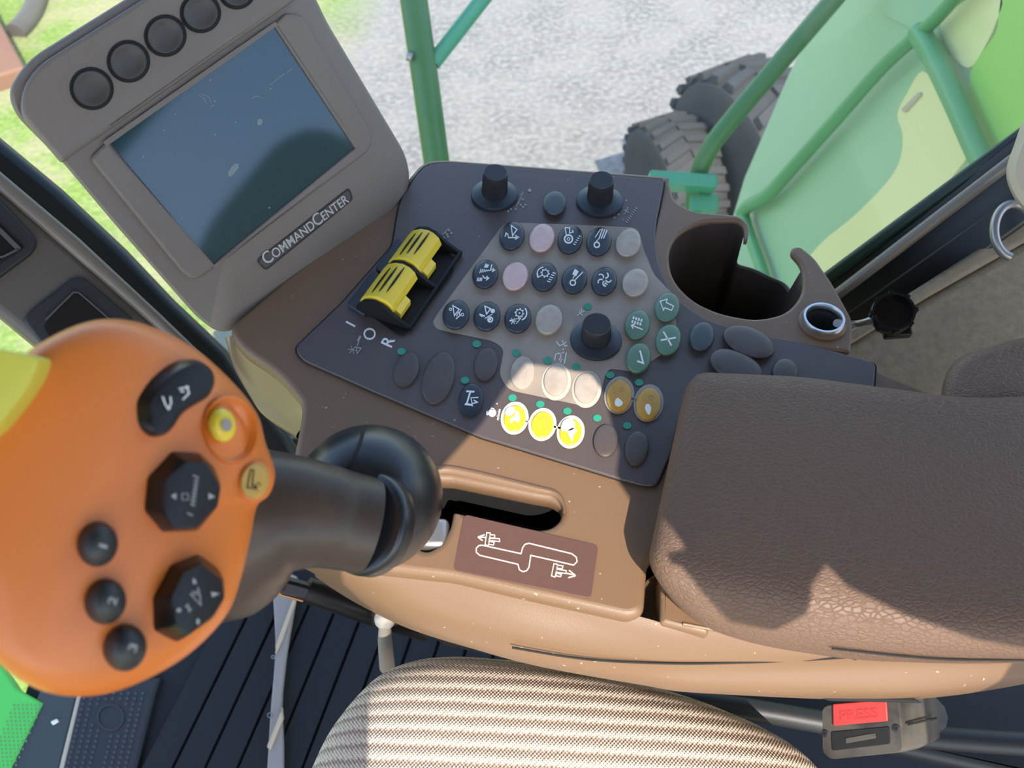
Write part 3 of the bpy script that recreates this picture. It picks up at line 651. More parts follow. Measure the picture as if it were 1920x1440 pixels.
def s8(k):
    k.line([(-6, -15), (6, -8), (-3, 4)], 2, True); k.line([(10, -8), (6, -1), (8, 3), (0, 10)], 1.8); k.circ(-10, -8, 2.2, 1.2); k.circ(12, 2, 2.4, 1.2); k.line([(5, -3), (1, 5)], 1.4)
def s9(k):
    k.line([(-4, -17), (7, -12), (-1, -2)], 2, True); k.circ(11, -8, 4); k.line([(-14, -2), (-4, 2)], 2.4); k.line([(-14, -2), (-9, 3)], 2); k.circ(6, 8, 4.5, 2.4); k.line([(-4, 6), (10, -2)], 1.4); k.fill([(0, 6), (6, 2), (8, 8), (3, 12)])
def s10(k):
    gear(k, 3, -8, 6.5, 1.5); k.circ(3, -8, 1.5); k.circ(3, -8, 13.5, 2.4, -40, 70)
    for a in (0, 60, 120): q = math.radians(a); k.line([(-9 - 6 * math.cos(q), 7 - 6 * math.sin(q)), (-9 + 6 * math.cos(q), 7 + 6 * math.sin(q))], 1.4)
    k.line([(-16, 6), (6, 1)], 1.3); k.line([(-3, 12), (5, 2)], 1.3)
def sgrid(k):
    for r in range(2):
        for c in range(4): k.fill([(-8 + c * 5 + (-2 if r else 0), -14 + c * 1.5 + r * 7), (-5 + c * 5 + (-2 if r else 0), -13 + c * 1.5 + r * 7), (-6 + c * 5 + (-2 if r else 0), -8 + c * 1.5 + r * 7), (-9.5 + c * 5 + (-2 if r else 0), -9 + c * 1.5 + r * 7)])
    k.line([(-10, 3), (10, 11)], 2.2); k.line([(-4, 0), (-11, 3), (-8, 9)], 2.2)
def sarr(k): k.line([(-13, -9), (0, -13), (-2, -7), (12, 0), (8, 8), (-5, 3), (-7, 8)], 1.8, True)
def sx(k): k.line([(-9, -13), (6, 13)], 3); k.line([(-14, 3), (14, -2)], 3)
def schk(k): k.line([(-2, 8), (9, 12), (3, -12)], 3)
def saug(k):
    k.fill([(-8, -16), (7, -15), (6, -12), (0, -12), (-6, 8), (3, 10), (2, 13), (-12, 11), (-11, 8), (-9, 8), (-3, -13), (-9, -13)]); k.line([(3, 14), (0, -2), (14, -3)], 1.6); k.line([(5, 2), (12, 6), (2, 9)], 2)
def paw(k): k.line([(-10, -2), (-6, 8), (2, 10), (10, 2), (6, -4), (0, 2), (-4, -4)], .9, True); k.line([(-14, -14), (-6, -10), (0, -6)], .9)
def etchm(k): k.line([(-8, -14), (-10, -4), (0, -2)], .9); k.circ(4, -10, 4, .9); k.line([(6, -4), (8, 4)], .9)
def mant(k): k.circ(2, -6, 7, .9, 180, 420); k.line([(-12, 0), (-10, 8), (-4, 4)], .9); k.line([(4, 2), (2, 12), (12, 8), (10, 0)], .9)

btn(1040, 379, M['slate'], None, 43, 46, 20)
btn(960, 440, M['navy'], s1); btn(1016, 444, M['pink'], label='pale pink button'); btn(1069, 447, M['navy'], s2); btn(1123, 451, M['navy'], s3); btn(1178, 453, M['cream'])
btn(910, 512, M['navy'], s4, 48); btn(966, 516, M['pink'], None, 47, label='pale pink button'); btn(1021, 517, M['navy'], s5, 47); btn(1077, 522, M['navy'], s6, 47); btn(1133, 525, M['navy'], s7, 47); btn(1191, 528, M['cream'], None, 48)
btn(855, 588, M['navy'], s8, 50, 56); btn(913, 591, M['navy'], s9, 50, 56); btn(971, 595, M['navy'], s10, 50, 56); btn(1029, 597, M['cream'], None, 50, 58)
btn(1195, 607, M['green'], sgrid, 47, 57, 18); btn(1251, 574, M['green'], sarr, 46, 57, 18); btn(1253, 635, M['green'], sx, 47, 60, 18); btn(1197, 669, M['green'], schk, 46, 58, 18)
btn(1316, 629, M['slate'], None, 46, 56, 16); btn(1404, 639, M['dkbtn'], None, 102, 54, 22, .006, 'long oval button'); btn(1380, 684, M['dkbtn'], None, 104, 56, 22, .006, 'long oval button'); btn(1472, 694, M['dkbtn'], None, 48, 48, 8, .005)
btn(762, 690, M['dkbtn'], None, 45, 66, 20, .003); btn(822, 706, M['dkbtn'], None, 58, 100, 16, .003, 'large oval button'); btn(911, 680, M['dkbtn'], None, 44, 63, 12, .003)
btn(883, 748, M['navy'], saug, 46, 62, 10, .003)
btn(980, 697, M['cream'], None, 46, 63, 6, .003)
cx_ = [(1042, 712), (1099, 726)]
ik = Ink(ZP, .0007)
for x, y in cx_: ik.fill(ell(x + 1, y + 4, 55, 70, 8))
ik.done('ring_print', mat('pale_taupe_ring', (.55, .47, .38), .5), CON)
for x, y in cx_: btn(x, y - 1, M['cream'], None, 45, 59, 6, .003)
yb = [(965, 783), (1017, 795), (1070, 809)]
ik = Ink(ZP, .0007)
for x, y in yb: ik.fill(ell(x, y + 1, 52, 62, 12))
ik.line([(985, 790), (1000, 792)], 4).line([(1038, 800), (1052, 803)], 4); ik.done('ring_print', M['ring'], CON)
for j, (x, y) in enumerate(yb):
    btn(x, y - 1, M['yellowbtn'], [paw, mant, paw][j], 41, 50, 12, .0036, 'bright yellow button with worn print', 'etch')
def blob(c, pts, nm='worn_patch'): return Ink(ZP, .00395, c).fill(pts).done(nm, M['worn'], CON)
blob((965, 782), crom([(-18, -8), (-12, -18), (-2, -19), (0, -10), (-10, -2)], 3)); blob((965, 782), crom([(-9, 4), (0, -2), (2, -12), (8, -8), (10, 4), (6, 10), (-2, 6), (-6, 12)], 3))
blob((1070, 808), crom([(-18, -2), (-14, -18), (0, -24), (8, -14), (6, -4), (-4, 0), (-10, 0)], 3)); blob((1070, 808), crom([(-6, 0), (6, -6), (12, 0), (6, 6), (3, 20), (-2, 10)], 3))
ob = [(1161, 741), (1216, 756)]
ik = Ink(ZP, .0007)
for x, y in ob: ik.fill(ell(x, y, 56, 71, 10))
ik.line([(1183, 748), (1196, 750)], 4); ik.done('ring_print', M['faint'], CON)
for x, y in ob: btn(x, y - 1, M['amber'], etchm, 47, 62, 8, .0036, 'amber button with worn print', 'etch')
blob((1160, 754), crom([(-7, -2), (-2, -8), (4, -4), (8, 2), (2, 8), (-6, 6)], 3)); blob((1215, 768), crom([(-4, -9), (2, -10), (6, -2), (2, 10), (-5, 0)], 3))
btn(1136, 824, M['dkbtn'], None, 46, 62, 6, .0036); btn(1194, 838, M['dkbtn'], None, 45, 64, 6, .003)
for x, y in [(1102, 575), (894, 645), (753, 659), (968, 662), (1027, 676), (1080, 688), (1144, 703), (872, 713), (961, 746), (1013, 758), (1064, 771), (1198, 717), (1120, 784), (1176, 798)]:
    Ink(ZP, .0007).fill(ell(x, y, 16, 13, 0, 20)).done('indicator_dot', M['teal'], CON)
# printed marks on the panel
text('printed_letter', 'R', ZP, .0003, (734, 652), (741, 637), (714, 643), M['white'], CON)
ik = Ink(ZP, .0004); ik.line([(649, 603), (666, 612)], 3.2).done('printed_mark', M['white'], CON)
Ink(ZP, .0004).circ(693, 626, 10, 3, ry=9.5).done('printed_mark', M['white'], CON)
ik = Ink(ZP, .0004)
for a in (10, 70, 130): q = math.radians(a); ik.line([(661 - 9 * math.cos(q), 656 - 8 * math.sin(q)), (661 + 9 * math.cos(q), 656 + 8 * math.sin(q))], 1.3)
ik.line([(668, 651), (677, 653), (670, 663)], 1.8, True); ik.line([(671, 640), (676, 630)], 4).line([(670, 648), (673, 640)], 2).done('auger_symbol', M['faint'], CON)
ik = Ink(ZP, .0004)
for x, y in [(953, 396), (958, 392), (967, 392), (976, 384), (980, 374), (978, 365), (981, 388), (985, 384), (972, 380)]: ik.circ(x, y, 1.8)
ik.line([(968, 388), (976, 372), (981, 360)], 1.4).circ(993, 357, 3)
ik.done('knob_scale', M['faint'], CON); ik = Ink(ZP, .0004)
for x, y in [(1152, 408), (1160, 402), (1172, 400), (1176, 390), (1174, 376)]: ik.circ(x, y, 1.6)
ik.line([(1170, 402), (1176, 392)], 1.6).line([(1170, 393), (1178, 399)], 1.6)
for i in range(8): ik.line([(1173 + i * 2.6, 415 - i * 3.7), (1177 + i * 2.6, 418 - i * 3.7)], 1.7)
ik.done('knob_scale', M['faint'], CON); ik = Ink(ZP, .0004)
for x, y in [(832, 446), (838, 440), (842, 432), (835, 436), (840, 444), (846, 437)]: ik.circ(x, y, 2)
ik.line([(830, 440), (842, 428)], 1.5).done('knob_scale', M['faint'], CON)
ik = Ink(ZP, .0007); ik.line([(1082, 592), (1096, 582)], 1.4).line([(1086, 584), (1093, 592)], 1.4).line([(1090, 578), (1090, 590)], 1.2)
ik.line([(1043, 640), (1049, 648), (1055, 646)], 1.6).line([(1054, 638), (1060, 650)], 1.4).line([(1053, 648), (1062, 641)], 1.4).circ(1056, 655, 1.5).circ(1062, 648, 1.5)
ik.line([(1040, 676), (1042, 664), (1050, 662), (1052, 668), (1048, 676)], 1.5).line([(1062, 661), (1058, 682)], 1.8).line([(1053, 663), (1058, 660)], 1.4).line([(1054, 672), (1050, 680)], 1.4).done('field_symbol', M['white'], CON)
ik = Ink(ZP, .0004); ik.circ(923, 774, 7.5); ik.fill([(912, 770), (917, 772), (915, 779), (911, 777)]); ik.fill([(919, 768), (921, 764), (927, 766), (926, 769)]).circ(932, 757, 1.3).done('engine_symbol', M['white'], CON)
text('printed_rpm', 'n/min', ZP, .0003, (935, 788), (939, 768), (930, 786), M['white'], CON)

# -- knobs
def knob(bx, by, tx, ty, skw, cw, hgt, nmat, label=None):
    b = ZP.pt(bx, by); t = (b - C0).dot(FW); r = skw / 2 / F * t; rc = cw / 2 / F * t
    k_ = lathe('knob_skirt', b, (0, 0, 1), [(r * .98, 0), (r, .0015), (r * .97, .003), (rc * 1.35, .0048), (rc * 1.12, .0055)], M['navy'], CON, 64)
    if label: k_['label'] = label
    top = Plane((0, 0, b.z + hgt), (0, 0, 1)).pt(tx, ty); ax = (top - b).normalized()
    c_ = lathe('knob_cap', b, ax, [(rc * 1.06, .0035), (rc * 1.05, hgt * .25), (rc * 1.04, hgt * .3), (rc * 1.0, hgt * .80), (rc * .97, hgt * .84), (rc * .95, hgt * .97), (rc * .88, hgt), (rc * .4, hgt * 1.0)], nmat, k_, 88, knurl=(1, 3, 0, .055), ang=.5)
knob(927, 368, 929, 322, 88, 46, .026, M['blackm'], 'left of the two upper rotary knobs')
knob(1124, 380, 1128, 336, 88, 46, .026, M['blackm'], 'right of the two upper rotary knobs')
knob(1117, 640, 1119, 607, 97, 54, .021, M['blackm'], 'rotary dial on the taupe field with a worn knurled cap')

# -- yellow lever block
HB = fil([(802, 428, 8), (825, 440, 6), (853, 492, 6), (850, 512, 8), (758, 630, 8), (742, 626, 6), (680, 582, 6), (676, 574, 6)], 6)
hb = loft('lever_housing', ZP, [(scl(HB, 1.0), 0), (HB, .0015), (scl(HB, .99), .002)], M['hous'], CON)
def wall(pts, th, dirv, nm='housing_wall'):                            # upright wall: pts [(px,py,height)]
    f = [Plane((0, 0, .0015 + h), (0, 0, 1)).pt(x, y) for x, y, h in pts]; d = Vector(dirv) * th
    n = len(f); vs = f + [p + d for p in f]; fs = [tuple(range(n)), tuple(range(n, 2 * n))] + [(i, (i + 1) % n, (i + 1) % n + n, i + n) for i in range(n)]
    return mk(nm, vs, fs, M['hous'], hb, smooth=False)
ud = (ZP.pt(800, 440) - ZP.pt(735, 530)).normalized()
# local frame of the block: ud runs along the pair of levers, vd across them
vd = ud.cross(Vector((0, 0, 1))).normalized()
E0 = ZP.pt(714, 603)                                                   # middle of the near end
def lf(u, v, z): return E0 + ud * u + vd * v + Vector((0, 0, z))
UL = (ZP.pt(827, 466) - E0).dot(ud)
def endwall(u, nm, hi=.016):
    prof = [(-.019, .001), (-.019, .008), (-.012, hi), (-.004, hi + .0028), (.004, hi + .001), (.014, .009), (.024, .0035), (.024, .001)]
    n = len(prof); vs = [lf(u, v, z) for v, z in prof] + [lf(u + .0025, v, z) for v, z in prof]
    mk(nm, vs, [tuple(range(n)), tuple(range(n, 2 * n))] + [(i, (i + 1) % n, (i + 1) % n + n, i + n) for i in range(n)], M['hous'], hb, smooth=False)
mk('side_rim', [lf(u, v, z) for u in (0, UL) for v, z in ((.0225, .001), (.0225, .0045), (.0245, .0045), (.0245, .001))], [(0, 1, 5, 4), (1, 2, 6, 5), (2, 3, 7, 6), (0, 3, 2, 1), (4, 5, 6, 7)], M['hous'], hb, smooth=False)
endwall(0, 'end_wall'); endwall(UL * .5, 'divider'); endwall(UL - .0025, 'end_wall')
def yl(u0, u1, lab):
    R = []; prof = [(-.018, .003), (-.018, .010), (-.014, .0155), (-.008, .019), (-.001, .0205), (.0045, .0190), (.0085, .0155), (.010, .010), (.007, .006), (-.004, .003)]
    for u, s in ((u0, .93), (u0 + .001, 1), (u1 - .001, 1), (u1, .93)): R.append([lf(u, -.006 + (v + .006) * s, .010 + (z - .010) * s) for v, z in prof])
    y = rings('lever_cap', R, M['yellow'], hb, label=lab, ang=.5)
    for k_, (v, z) in enumerate(((-.0085, .0191), (-.0035, .0206), (.0015, .0203))):   # dark grooves along the cap
        a_, b_ = u0 + (u1 - u0) * (.10 + .05 * k_), u0 + (u1 - u0) * (.82 + .05 * k_)
        mtube('groove', [lf(a_, v, z), lf(lerp(a_, b_, .33), v, z), lf(lerp(a_, b_, .66), v, z), lf(b_, v, z)], [.0002, .0008, .0008, .0002], M['gap'], y, 6)
    st = [(-.004, .003), (.002, .003), (.0135, .003), (.0140, .008), (.0105, .0115), (-.004, .012)]
    n = len(st); a, b = u0 + (u1 - u0) * .05, u0 + (u1 - u0) * .45
    vs = [lf(a, v, z) for v, z in st] + [lf(b, v, z) for v, z in st]
    mk('cap_step', vs, [tuple(range(n)), tuple(range(n, 2 * n))] + [(i, (i + 1) % n, (i + 1) % n + n, i + n) for i in range(n)], M['yellow'], y, smooth=False)
yl(.004, UL * .5 - .001, 'yellow ridged cap nearer the printed letter R'); yl(UL * .5 + .0035, UL - .004, 'yellow ridged cap farther from the printed letter R')
plate('blue_black_flap', ZP, fil([(650, 570, 4), (700, 505, 4), (735, 530, 4), (682, 590, 4)], 4), [], .004, .004, .001, M['navy'], CON)
plate('blue_black_flap', ZP, fil([(703, 502, 4), (745, 446, 4), (780, 462, 4), (738, 525, 4)], 4), [], .004, .004, .001, M['navy'], CON)

# -- cup holder, wing and power socket
wing = fil([(1250, 330, 4), (1258, 350, 4), (1264, 376, 14), (1300, 396, 20), (1388, 403, 16), (1407, 421, 10), (1402, 452, 4), (1396, 447, 3), (1396, 425, 8), (1384, 412, 10), (1312, 414, 24), (1266, 442, 24), (1252, 480, 24), (1262, 525, 26), (1300, 565, 26), (1352, 588, 26), (1420, 600, 26), (1478, 586, 24), (1507, 548, 24), (1506, 508, 14), (1499, 490, 8), (1484, 474, 4),
            (1484, 464, 5), (1500, 460, 10), (1528, 482, 14), (1564, 534, 20), (1600, 600, 14), (1596, 660, 6), (1500, 650), (1330, 610), (1236, 560), (1215, 480), (1235, 400)], 4, 5)
WP = Plane((0, 0, .0005), (0, 0, 1))
plate('holder_rim', WP, wing, [ell(1541, 606, 62, 52, 20)], 0, .006, .0024, M['brown'], CON)
inn = [(1396, 447), (1396, 425), (1384, 412), (1312, 414), (1266, 442), (1252, 480), (1262, 525), (1300, 565), (1352, 588), (1420, 600), (1478, 586), (1507, 548), (1506, 508), (1490, 480), (1462, 470), (1430, 455)]
ic = [WP.pt(x, y) for x, y in fil(inn, 14, 4)]
cc = sum(ic, Vector()) / len(ic)
def notch(p):                                                          # lower rim where a mug handle passes
    for (ax_, ay_) in ((1446, 472),):
        q = WP.pt(ax_, ay_); d = (p - q).length
        return -.030 if d < .0235 else (-.002 if d > .0265 else -.030 + (d - .0235) / .003 * .028)
R0 = [[], [], [], [], []]
ipts = crom([tuple(p) for p in ic], 3)
for p in ipts:
    p = Vector(p); o = (p - cc); o.z = 0; o.normalize(); zt = notch(p)
    R0[0].append(Vector((p.x, p.y, -.10)) + o * .004); R0[1].append(Vector((p.x, p.y, zt - .001)) + o * .004); R0[2].append(Vector((p.x, p.y, zt)) + o * .002); R0[3].append(Vector((p.x, p.y, zt - .001))); R0[4].append(Vector((p.x, p.y, -.095)) - o * .006)
rings('holder_cup', R0, mat('shade_dark_cup', (.06, .045, .036), .45), CON, label='deep cup well coloured dark for its shade, with a notch for a mug handle')  # deep shade of the well put into the dark brown
so = WP.pt(1541, 606)
SAX = (-.05, .02, 1)
sr = (so - C0).dot(FW) / F
lathe('socket_boss', so, SAX, [(44 * sr, -.006), (44 * sr, .001), (41 * sr, .0025), (36 * sr, .003)], M['brown'], CON, 48, cap0=False, cap1=False)
lathe('socket_ring', so, SAX, [(39 * sr, .001), (39 * sr, .005), (37 * sr, .0065), (33 * sr, .0065), (31 * sr, .005), (30 * sr, -.004), (30 * sr, -.03)], M['chrome'], CON, 48, cap0=False, cap1=False)
lathe('socket_bore', so, SAX, [(30.5 * sr, .003), (30.5 * sr, -.034), (3 * sr, -.036)], M['gap'], CON, 40, cap0=False)
cpc = atd(1672, 590, .585); cax = (-.25, -.35, .9)
SC = root('socket_cap', cpc, 'open black round socket cap on a short strap beside the chrome power socket', 'cap')
cr_ = 38 * .585 / F
lathe('cap_shell', cpc, cax, [(cr_ * .75, -.014), (cr_ * .8, -.006), (cr_ * .95, -.004), (cr_, 0), (cr_, .006), (cr_ * .97, .0085), (cr_ * .86, .0085), (cr_ * .84, .004), (cr_ * .82, -.002), (cr_ * .3, -.003)], M['black'], SC, 48)
QP = Plane(cpc, cax)
for a in range(0, 360, 45):
    q = math.radians(a); c_ = QP.w(cr_ * 1.0 * math.cos(q), cr_ * 1.0 * math.sin(q), .004)
    box('grip_rib', c_, .0022, .003, .010, M['black'], SC, (QP.u * math.cos(q) + QP.v * math.sin(q), QP.v * math.cos(q) - QP.u * math.sin(q), QP.n))
box('pull_tab', cpc - QP.n * .012 + QP.u * .005 - QP.v * .006, .020, .018, .010, M['black'], SC, (QP.u, QP.v, QP.n), .002)
mtube('strap', [WP.pt(1570, 606, .004), atd(1598, 608, .60), atd(1622, 604, .59), atd(1645, 598, .585)], [.003, .0026, .0026, .004], M['steel'], SC, 10)

# ------------------------------------------------------------------ armrest pad
AR = root('armrest_pad', (.22, .22, .0), 'black grained vinyl armrest pad lying over the right of the console', 'armrest')
def zr(pts, z, k=5): return [Plane((0, 0, z), (0, 0, 1)).pt(x, y) for x, y in fil([(p[0], p[1], p[2] if len(p) > 2 else 12) for p in pts], 12, k)]
A0 = [(1300, 780, 30), (1275, 900, 30), (1240, 1040, 20), (1262, 1135, 40), (1330, 1182, 50), (1430, 1212, 60), (1600, 1238, 60), (1800, 1245, 60), (2060, 1240, 20), (2060, 800, 20), (1780, 800, 40), (1500, 790, 40)]
A1 = [(1288, 745, 34), (1256, 880, 30), (1218, 1062, 26), (1250, 1118, 50), (1312, 1170, 60), (1420, 1202, 60), (1600, 1232, 60), (1800, 1242, 60), (2060, 1240, 20), (2060, 765, 20), (1800, 770, 50), (1500, 760, 40)]
A2 = [(1290, 704, 34), (1257, 850, 30), (1214, 1056, 26), (1240, 1100, 44), (1300, 1142, 60), (1420, 1172, 60), (1600, 1204, 60), (1800, 1222, 60), (2060, 1226, 20), (2060, 740, 20), (1815, 755, 50), (1500, 718, 40)]
A3 = [(1296, 697, 34), (1262, 840, 30), (1224, 1045, 24), (1246, 1078, 44), (1304, 1106, 60), (1420, 1130, 60), (1600, 1166, 60), (1800, 1194, 60), (2060, 1204, 20), (2060, 735, 20), (1820, 748, 50), (1500, 706, 40)]
A4 = [(1306, 702, 30), (1274, 840, 30), (1238, 1036, 20), (1258, 1060, 40), (1310, 1084, 60), (1420, 1104, 60), (1600, 1140, 60), (1800, 1168, 60), (2050, 1180, 20), (2050, 745, 20), (1820, 756, 50), (1500, 714, 40)]
A5 = [(1330, 724, 20), (1300, 850, 20), (1262, 1018, 16), (1280, 1036, 30), (1330, 1052, 50), (1430, 1070, 60), (1600, 1100, 60), (1800, 1130, 60), (2030, 1140, 20), (2030, 780, 20), (1820, 782, 40), (1500, 736, 40)]
A6 = [(1450, 800, 20), (1440, 860, 20), (1430, 940, 16), (1440, 950, 30), (1460, 960, 40), (1500, 970, 60), (1600, 990, 60), (1750, 1000, 60), (1900, 1000, 20), (1900, 860, 20), (1800, 850, 40), (1600, 810, 40)]
rings('pad', [zr(A0, .003), zr(A1, .014), zr(A2, .030), zr(A3, .0395), zr(A4, .0435), zr(A5, .0460), zr(A6, .0475)], M['leather'], AR, ang=1.2)
B = [(1762, 760, 20), (1768, 716, 20), (1778, 690, 24), (1805, 664, 30), (1860, 648, 30), (1905, 634, 24), (2060, 628, 10), (2060, 830, 10), (1780, 830, 10)]
sh = lambda L_, s: [(1930 + (p[0] - 1930) * s, 740 + (p[1] - 740) * s, p[2]) for p in L_]
rings('pad_rear_rise', [zr(B, .0), zr(sh(B, 1.0), .018), zr(sh(B, .985), .028), zr(sh(B, .95), .034), zr(sh(B, .85), .037)], M['leather'], AR, ang=1.2)
mtube('stitch_line', [Plane((0, 0, z), (0, 0, 1)).pt(x, y) for x, y, z in [(1560, 1216, .0235), (1700, 1231, .0215), (1800, 1237, .0200), (1960, 1238, .0195)]], .0006, M['gap'], AR, 6)
# ------------------------------------------------------------------ seat cushion and buckle
ST = root('driver_seat', (.1, .06, -.2), 'beige and brown ribbed fabric seat cushion at the bottom of the picture', 'seat')
T0 = [(560, 1500, 30), (585, 1440, 30), (612, 1380, 30), (655, 1320, 40), (712, 1262, 40), (780, 1236, 40), (860, 1230, 60), (1000, 1242, 60), (1150, 1268, 60), (1300, 1308, 60), (1420, 1358, 60), (1500, 1404, 60), (1560, 1470, 40), (1640, 1640, 40), (1640, 2000, 60), (560, 2000, 60), (530, 1640, 60)]
sc2 = lambda L_, s: [(1060 + (p[0] - 1060) * s, 1640 + (p[1] - 1640) * s, p[2]) for p in L_]
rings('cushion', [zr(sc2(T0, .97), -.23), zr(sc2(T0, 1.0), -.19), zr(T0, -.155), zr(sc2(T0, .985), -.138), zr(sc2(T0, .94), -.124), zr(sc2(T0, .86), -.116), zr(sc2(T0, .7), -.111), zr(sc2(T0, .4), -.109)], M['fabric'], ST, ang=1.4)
n_ = Vector((-.72, -.22, .66)).normalized()
BK = Plane(atd(1615, 1365, .50), n_, (1, .12, .9))
bk = root('seat_belt_buckle', BK.o, 'dusty black seat belt buckle with a red press button right of the seat', 'seat belt buckle')
fo = [(1540, 1330, 8), (1548, 1322, 6), (1686, 1311, 6), (1694, 1405, 8), (1686, 1411, 6), (1556, 1424, 8), (1541, 1412, 8)]
face = fil(fo, 6, 4)
fw_ = [BK.pt(x, y) for x, y in face]
def bkr(s, d, sh_=0): 
    c = sum(fw_, Vector()) / len(fw_); return [c + (p - c) * s - BK.n * d + BK.v * sh_ for p in fw_]
rings('buckle_body', [bkr(.55, .082, 0), bkr(.82, .080), bkr(.93, .072), bkr(1.0, .055), bkr(1.05, .03), bkr(1.03, .006), bkr(1.0, .0015), bkr(.97, 0)], M['dusty'], bk, ang=.5)
rb = plate('release_button', BK, fil([(1561, 1320), (1661, 1312), (1664, 1352), (1562, 1361)], 3), [], .0012, .003, .0006, M['red'], bk)
text('press_lettering', 'PRESS', BK, .0013, (1576, 1351), (1646, 1345), (1575, 1333), mat('dark_red_letter', (.50, .03, .02), .4), rb)
plate('tongue_slot', BK, fil([(1558, 1372), (1668, 1362), (1669, 1395), (1560, 1408)], 4), [], .0006, .002, .0004, M['gap'], bk)
plate('slot_latch', BK, fil([(1585, 1384), (1640, 1374), (1642, 1384), (1586, 1394)], 2), [], .0010, .001, .0003, M['dusty'], bk)
for x, y in ((1546, 1376), (1680, 1366)):
    s_ = plate('screw', BK, ell(x, y, 13, 15), [], .0010, .002, .0004, M['blackm'], bk); Ink(BK, .0013).line([(x - 3, y), (x + 3, y)], 1.5).line([(x, y - 3), (x, y + 3)], 1.5).done('screw_recess', M['gap'], s_)
mtube('side_seam', [fw_[len(fw_) // 2] * 0 + BK.pt(1696, 1360) - BK.n * .004 + BK.u * .001, BK.pt(1696, 1360) - BK.n * .03 + BK.u * .0025, BK.pt(1696, 1360) - BK.n * .055 + BK.u * .0005], .0008, M['gap'], bk, 6)
mtube('anchor_stalk', [BK.o - BK.n * .07, BK.o - BK.n * .10, BK.o - BK.n * .12], .014, M['blackm'], bk, 12)
# seat base frame in the gap beside the cushion
fb = root('seat_side_frame', Plane((0, 0, -.26), (0, 0, 1)).pt(1750, 1400), 'dark plastic seat side frame in the gap behind the buckle', 'seat frame')
plate('side_rail', Plane((0, 0, -.26), (0, 0, 1)), fil([(800, 1150), (2000, 1240), (2100, 1500), (1640, 1400), (1300, 1290), (820, 1200)], 20), [], 0, .02, .008, M['blackm'], fb)
mtube('rail_tube', [Plane((0, 0, -.235), (0, 0, 1)).pt(x, y) for x, y in ((1120, 1290), (1400, 1330), (1700, 1378), (2040, 1402))], .009, M['blackm'], fb, 12)

# ------------------------------------------------------------------ touch display
MP = Plane((-.211, .390, .0314), (.6303, -.5894, .5054), (.6312, .768, .1085))
MN = root('display_monitor', MP.pt(420, 560), 'taupe armrest display with a dark blue screen and a row of round buttons', 'display')
face = fil([(14, 170, 34), (52, 112, 40), (345, -70, 20), (560, -70, 30), (612, 40, 20), (700, 188, 20), (762, 292, 40), (770, 345, 40), (745, 395, 40), (660, 478, 30), (520, 580, 40), (415, 628, 52), (372, 598, 34), (215, 420, 10), (118, 305, 10), (28, 215, 30)], 10, 6)
loft('housing', MP, [(scl(face, .90, 14, 0), -.045), (scl(face, .97, 4, 0), -.035), (scl(face, 1.0, 0, 0), -.012), (scl(face, 1.0), -.004), (scl(face, .992), -.001), (scl(face, .978), .0002)], M['shell'], MN)
# raised button band with its lower step
band = fil([(42, 168, 30), (72, 122, 30), (345, -50, 10), (560, -60, 6), (560, -4, 4), (118, 305, 4), (40, 215, 20)], 8, 5)
plate('button_band', MP, band, [], .0062, .009, .0025, M['shell'], MN)
# raised frame round the screen
rim = fil([(168, 296, 14), (200, 266, 6), (515, 44, 6), (536, 24, 4), (565, 26, 12), (700, 254, 14), (694, 282, 12), (396, 508, 20), (368, 526, 16), (345, 514, 14)], 8, 5)
inr = [(202, 268), (516, 48), (667, 277), (402, 495)]
plate('screen_frame', MP, rim, [inr], .0032, .006, .002, M['shell'], MN)
scp = plate('screen', MP, fil([(200, 262), (517, 42), (672, 277), (400, 498)], 2), [], .0006, .002, .0002, M['screen'], MN, label='glossy dark blue screen')
smg = mat('dust_smudge', (.22, .26, .28), .9)
Ink(MP, .0008).fill(ell(487, 229, 10, 13, 20)).done('smudge', smg, scp)
Ink(MP, .0008).fill(crom([(428, 322), (438, 308), (447, 308), (446, 316), (436, 328), (429, 331)], 3)).done('smudge', smg, scp)
for x, y, w_, h_ in ((172, 166, 72, 68), (241, 115, 70, 68), (310, 67, 68, 68), (376, 24, 66, 64), (444, -18, 60, 60)):
    g_ = Ink(MP, .0066).fill(ell(x, y, w_ + 12, h_ + 12, 30)).done('button_recess', M['gap'], MN)
    e = ell(x, y, w_, h_, 30)
    loft('round_button', MP, [(e, .005), (e, .0074), (scl(e, .95), .0086), (scl(e, .87), .0086), (scl(e, .7), .0076), (scl(e, .4), .0070)], M['shell2'], MN)
for a_ in ([(372, 178), (383, 186), (388, 196)], [(378, 176), (392, 184), (396, 194)], [(470, 186), (480, 180), (492, 184)], [(505, 160), (522, 146), (534, 138)], [(538, 136), (548, 128)], [(395, 200), (402, 196)]):
    Ink(MP, .0008).line(a_, 1.3).done('scratch', smg, scp)
for x, y in ((403, 190), (329, 214), (394, 150), (507, 166), (268, 294), (308, 245), (403, 252), (441, 229), (286, 366), (341, 408)):
    Ink(MP, .0008).circ(x, y, 1.6).done('dust_speck', smg, scp)
NPd = plate('name_plate', MP, fil([(480, 488, 8), (655, 351, 6), (664, 374, 8), (498, 509, 8)], 6), [], .0010, .0014, .0003, M['shell2'], MN)
Ink(MP, .0012).line(fil([(482, 489, 8), (654, 354, 6), (661, 373, 8), (498, 506, 8)], 6), 1.2, True).done('plate_edge', M['gap'], NPd)
text('lettering', '', MP, .0012, (500, 497), (655, 378), (489, 481), mat('silver_lettering', (.50, .46, .43), .3, .4), NPd, .0005, [('C', 1.15), ('OMMAND', .88), ('C', 1.15), ('ENTER', .88)])
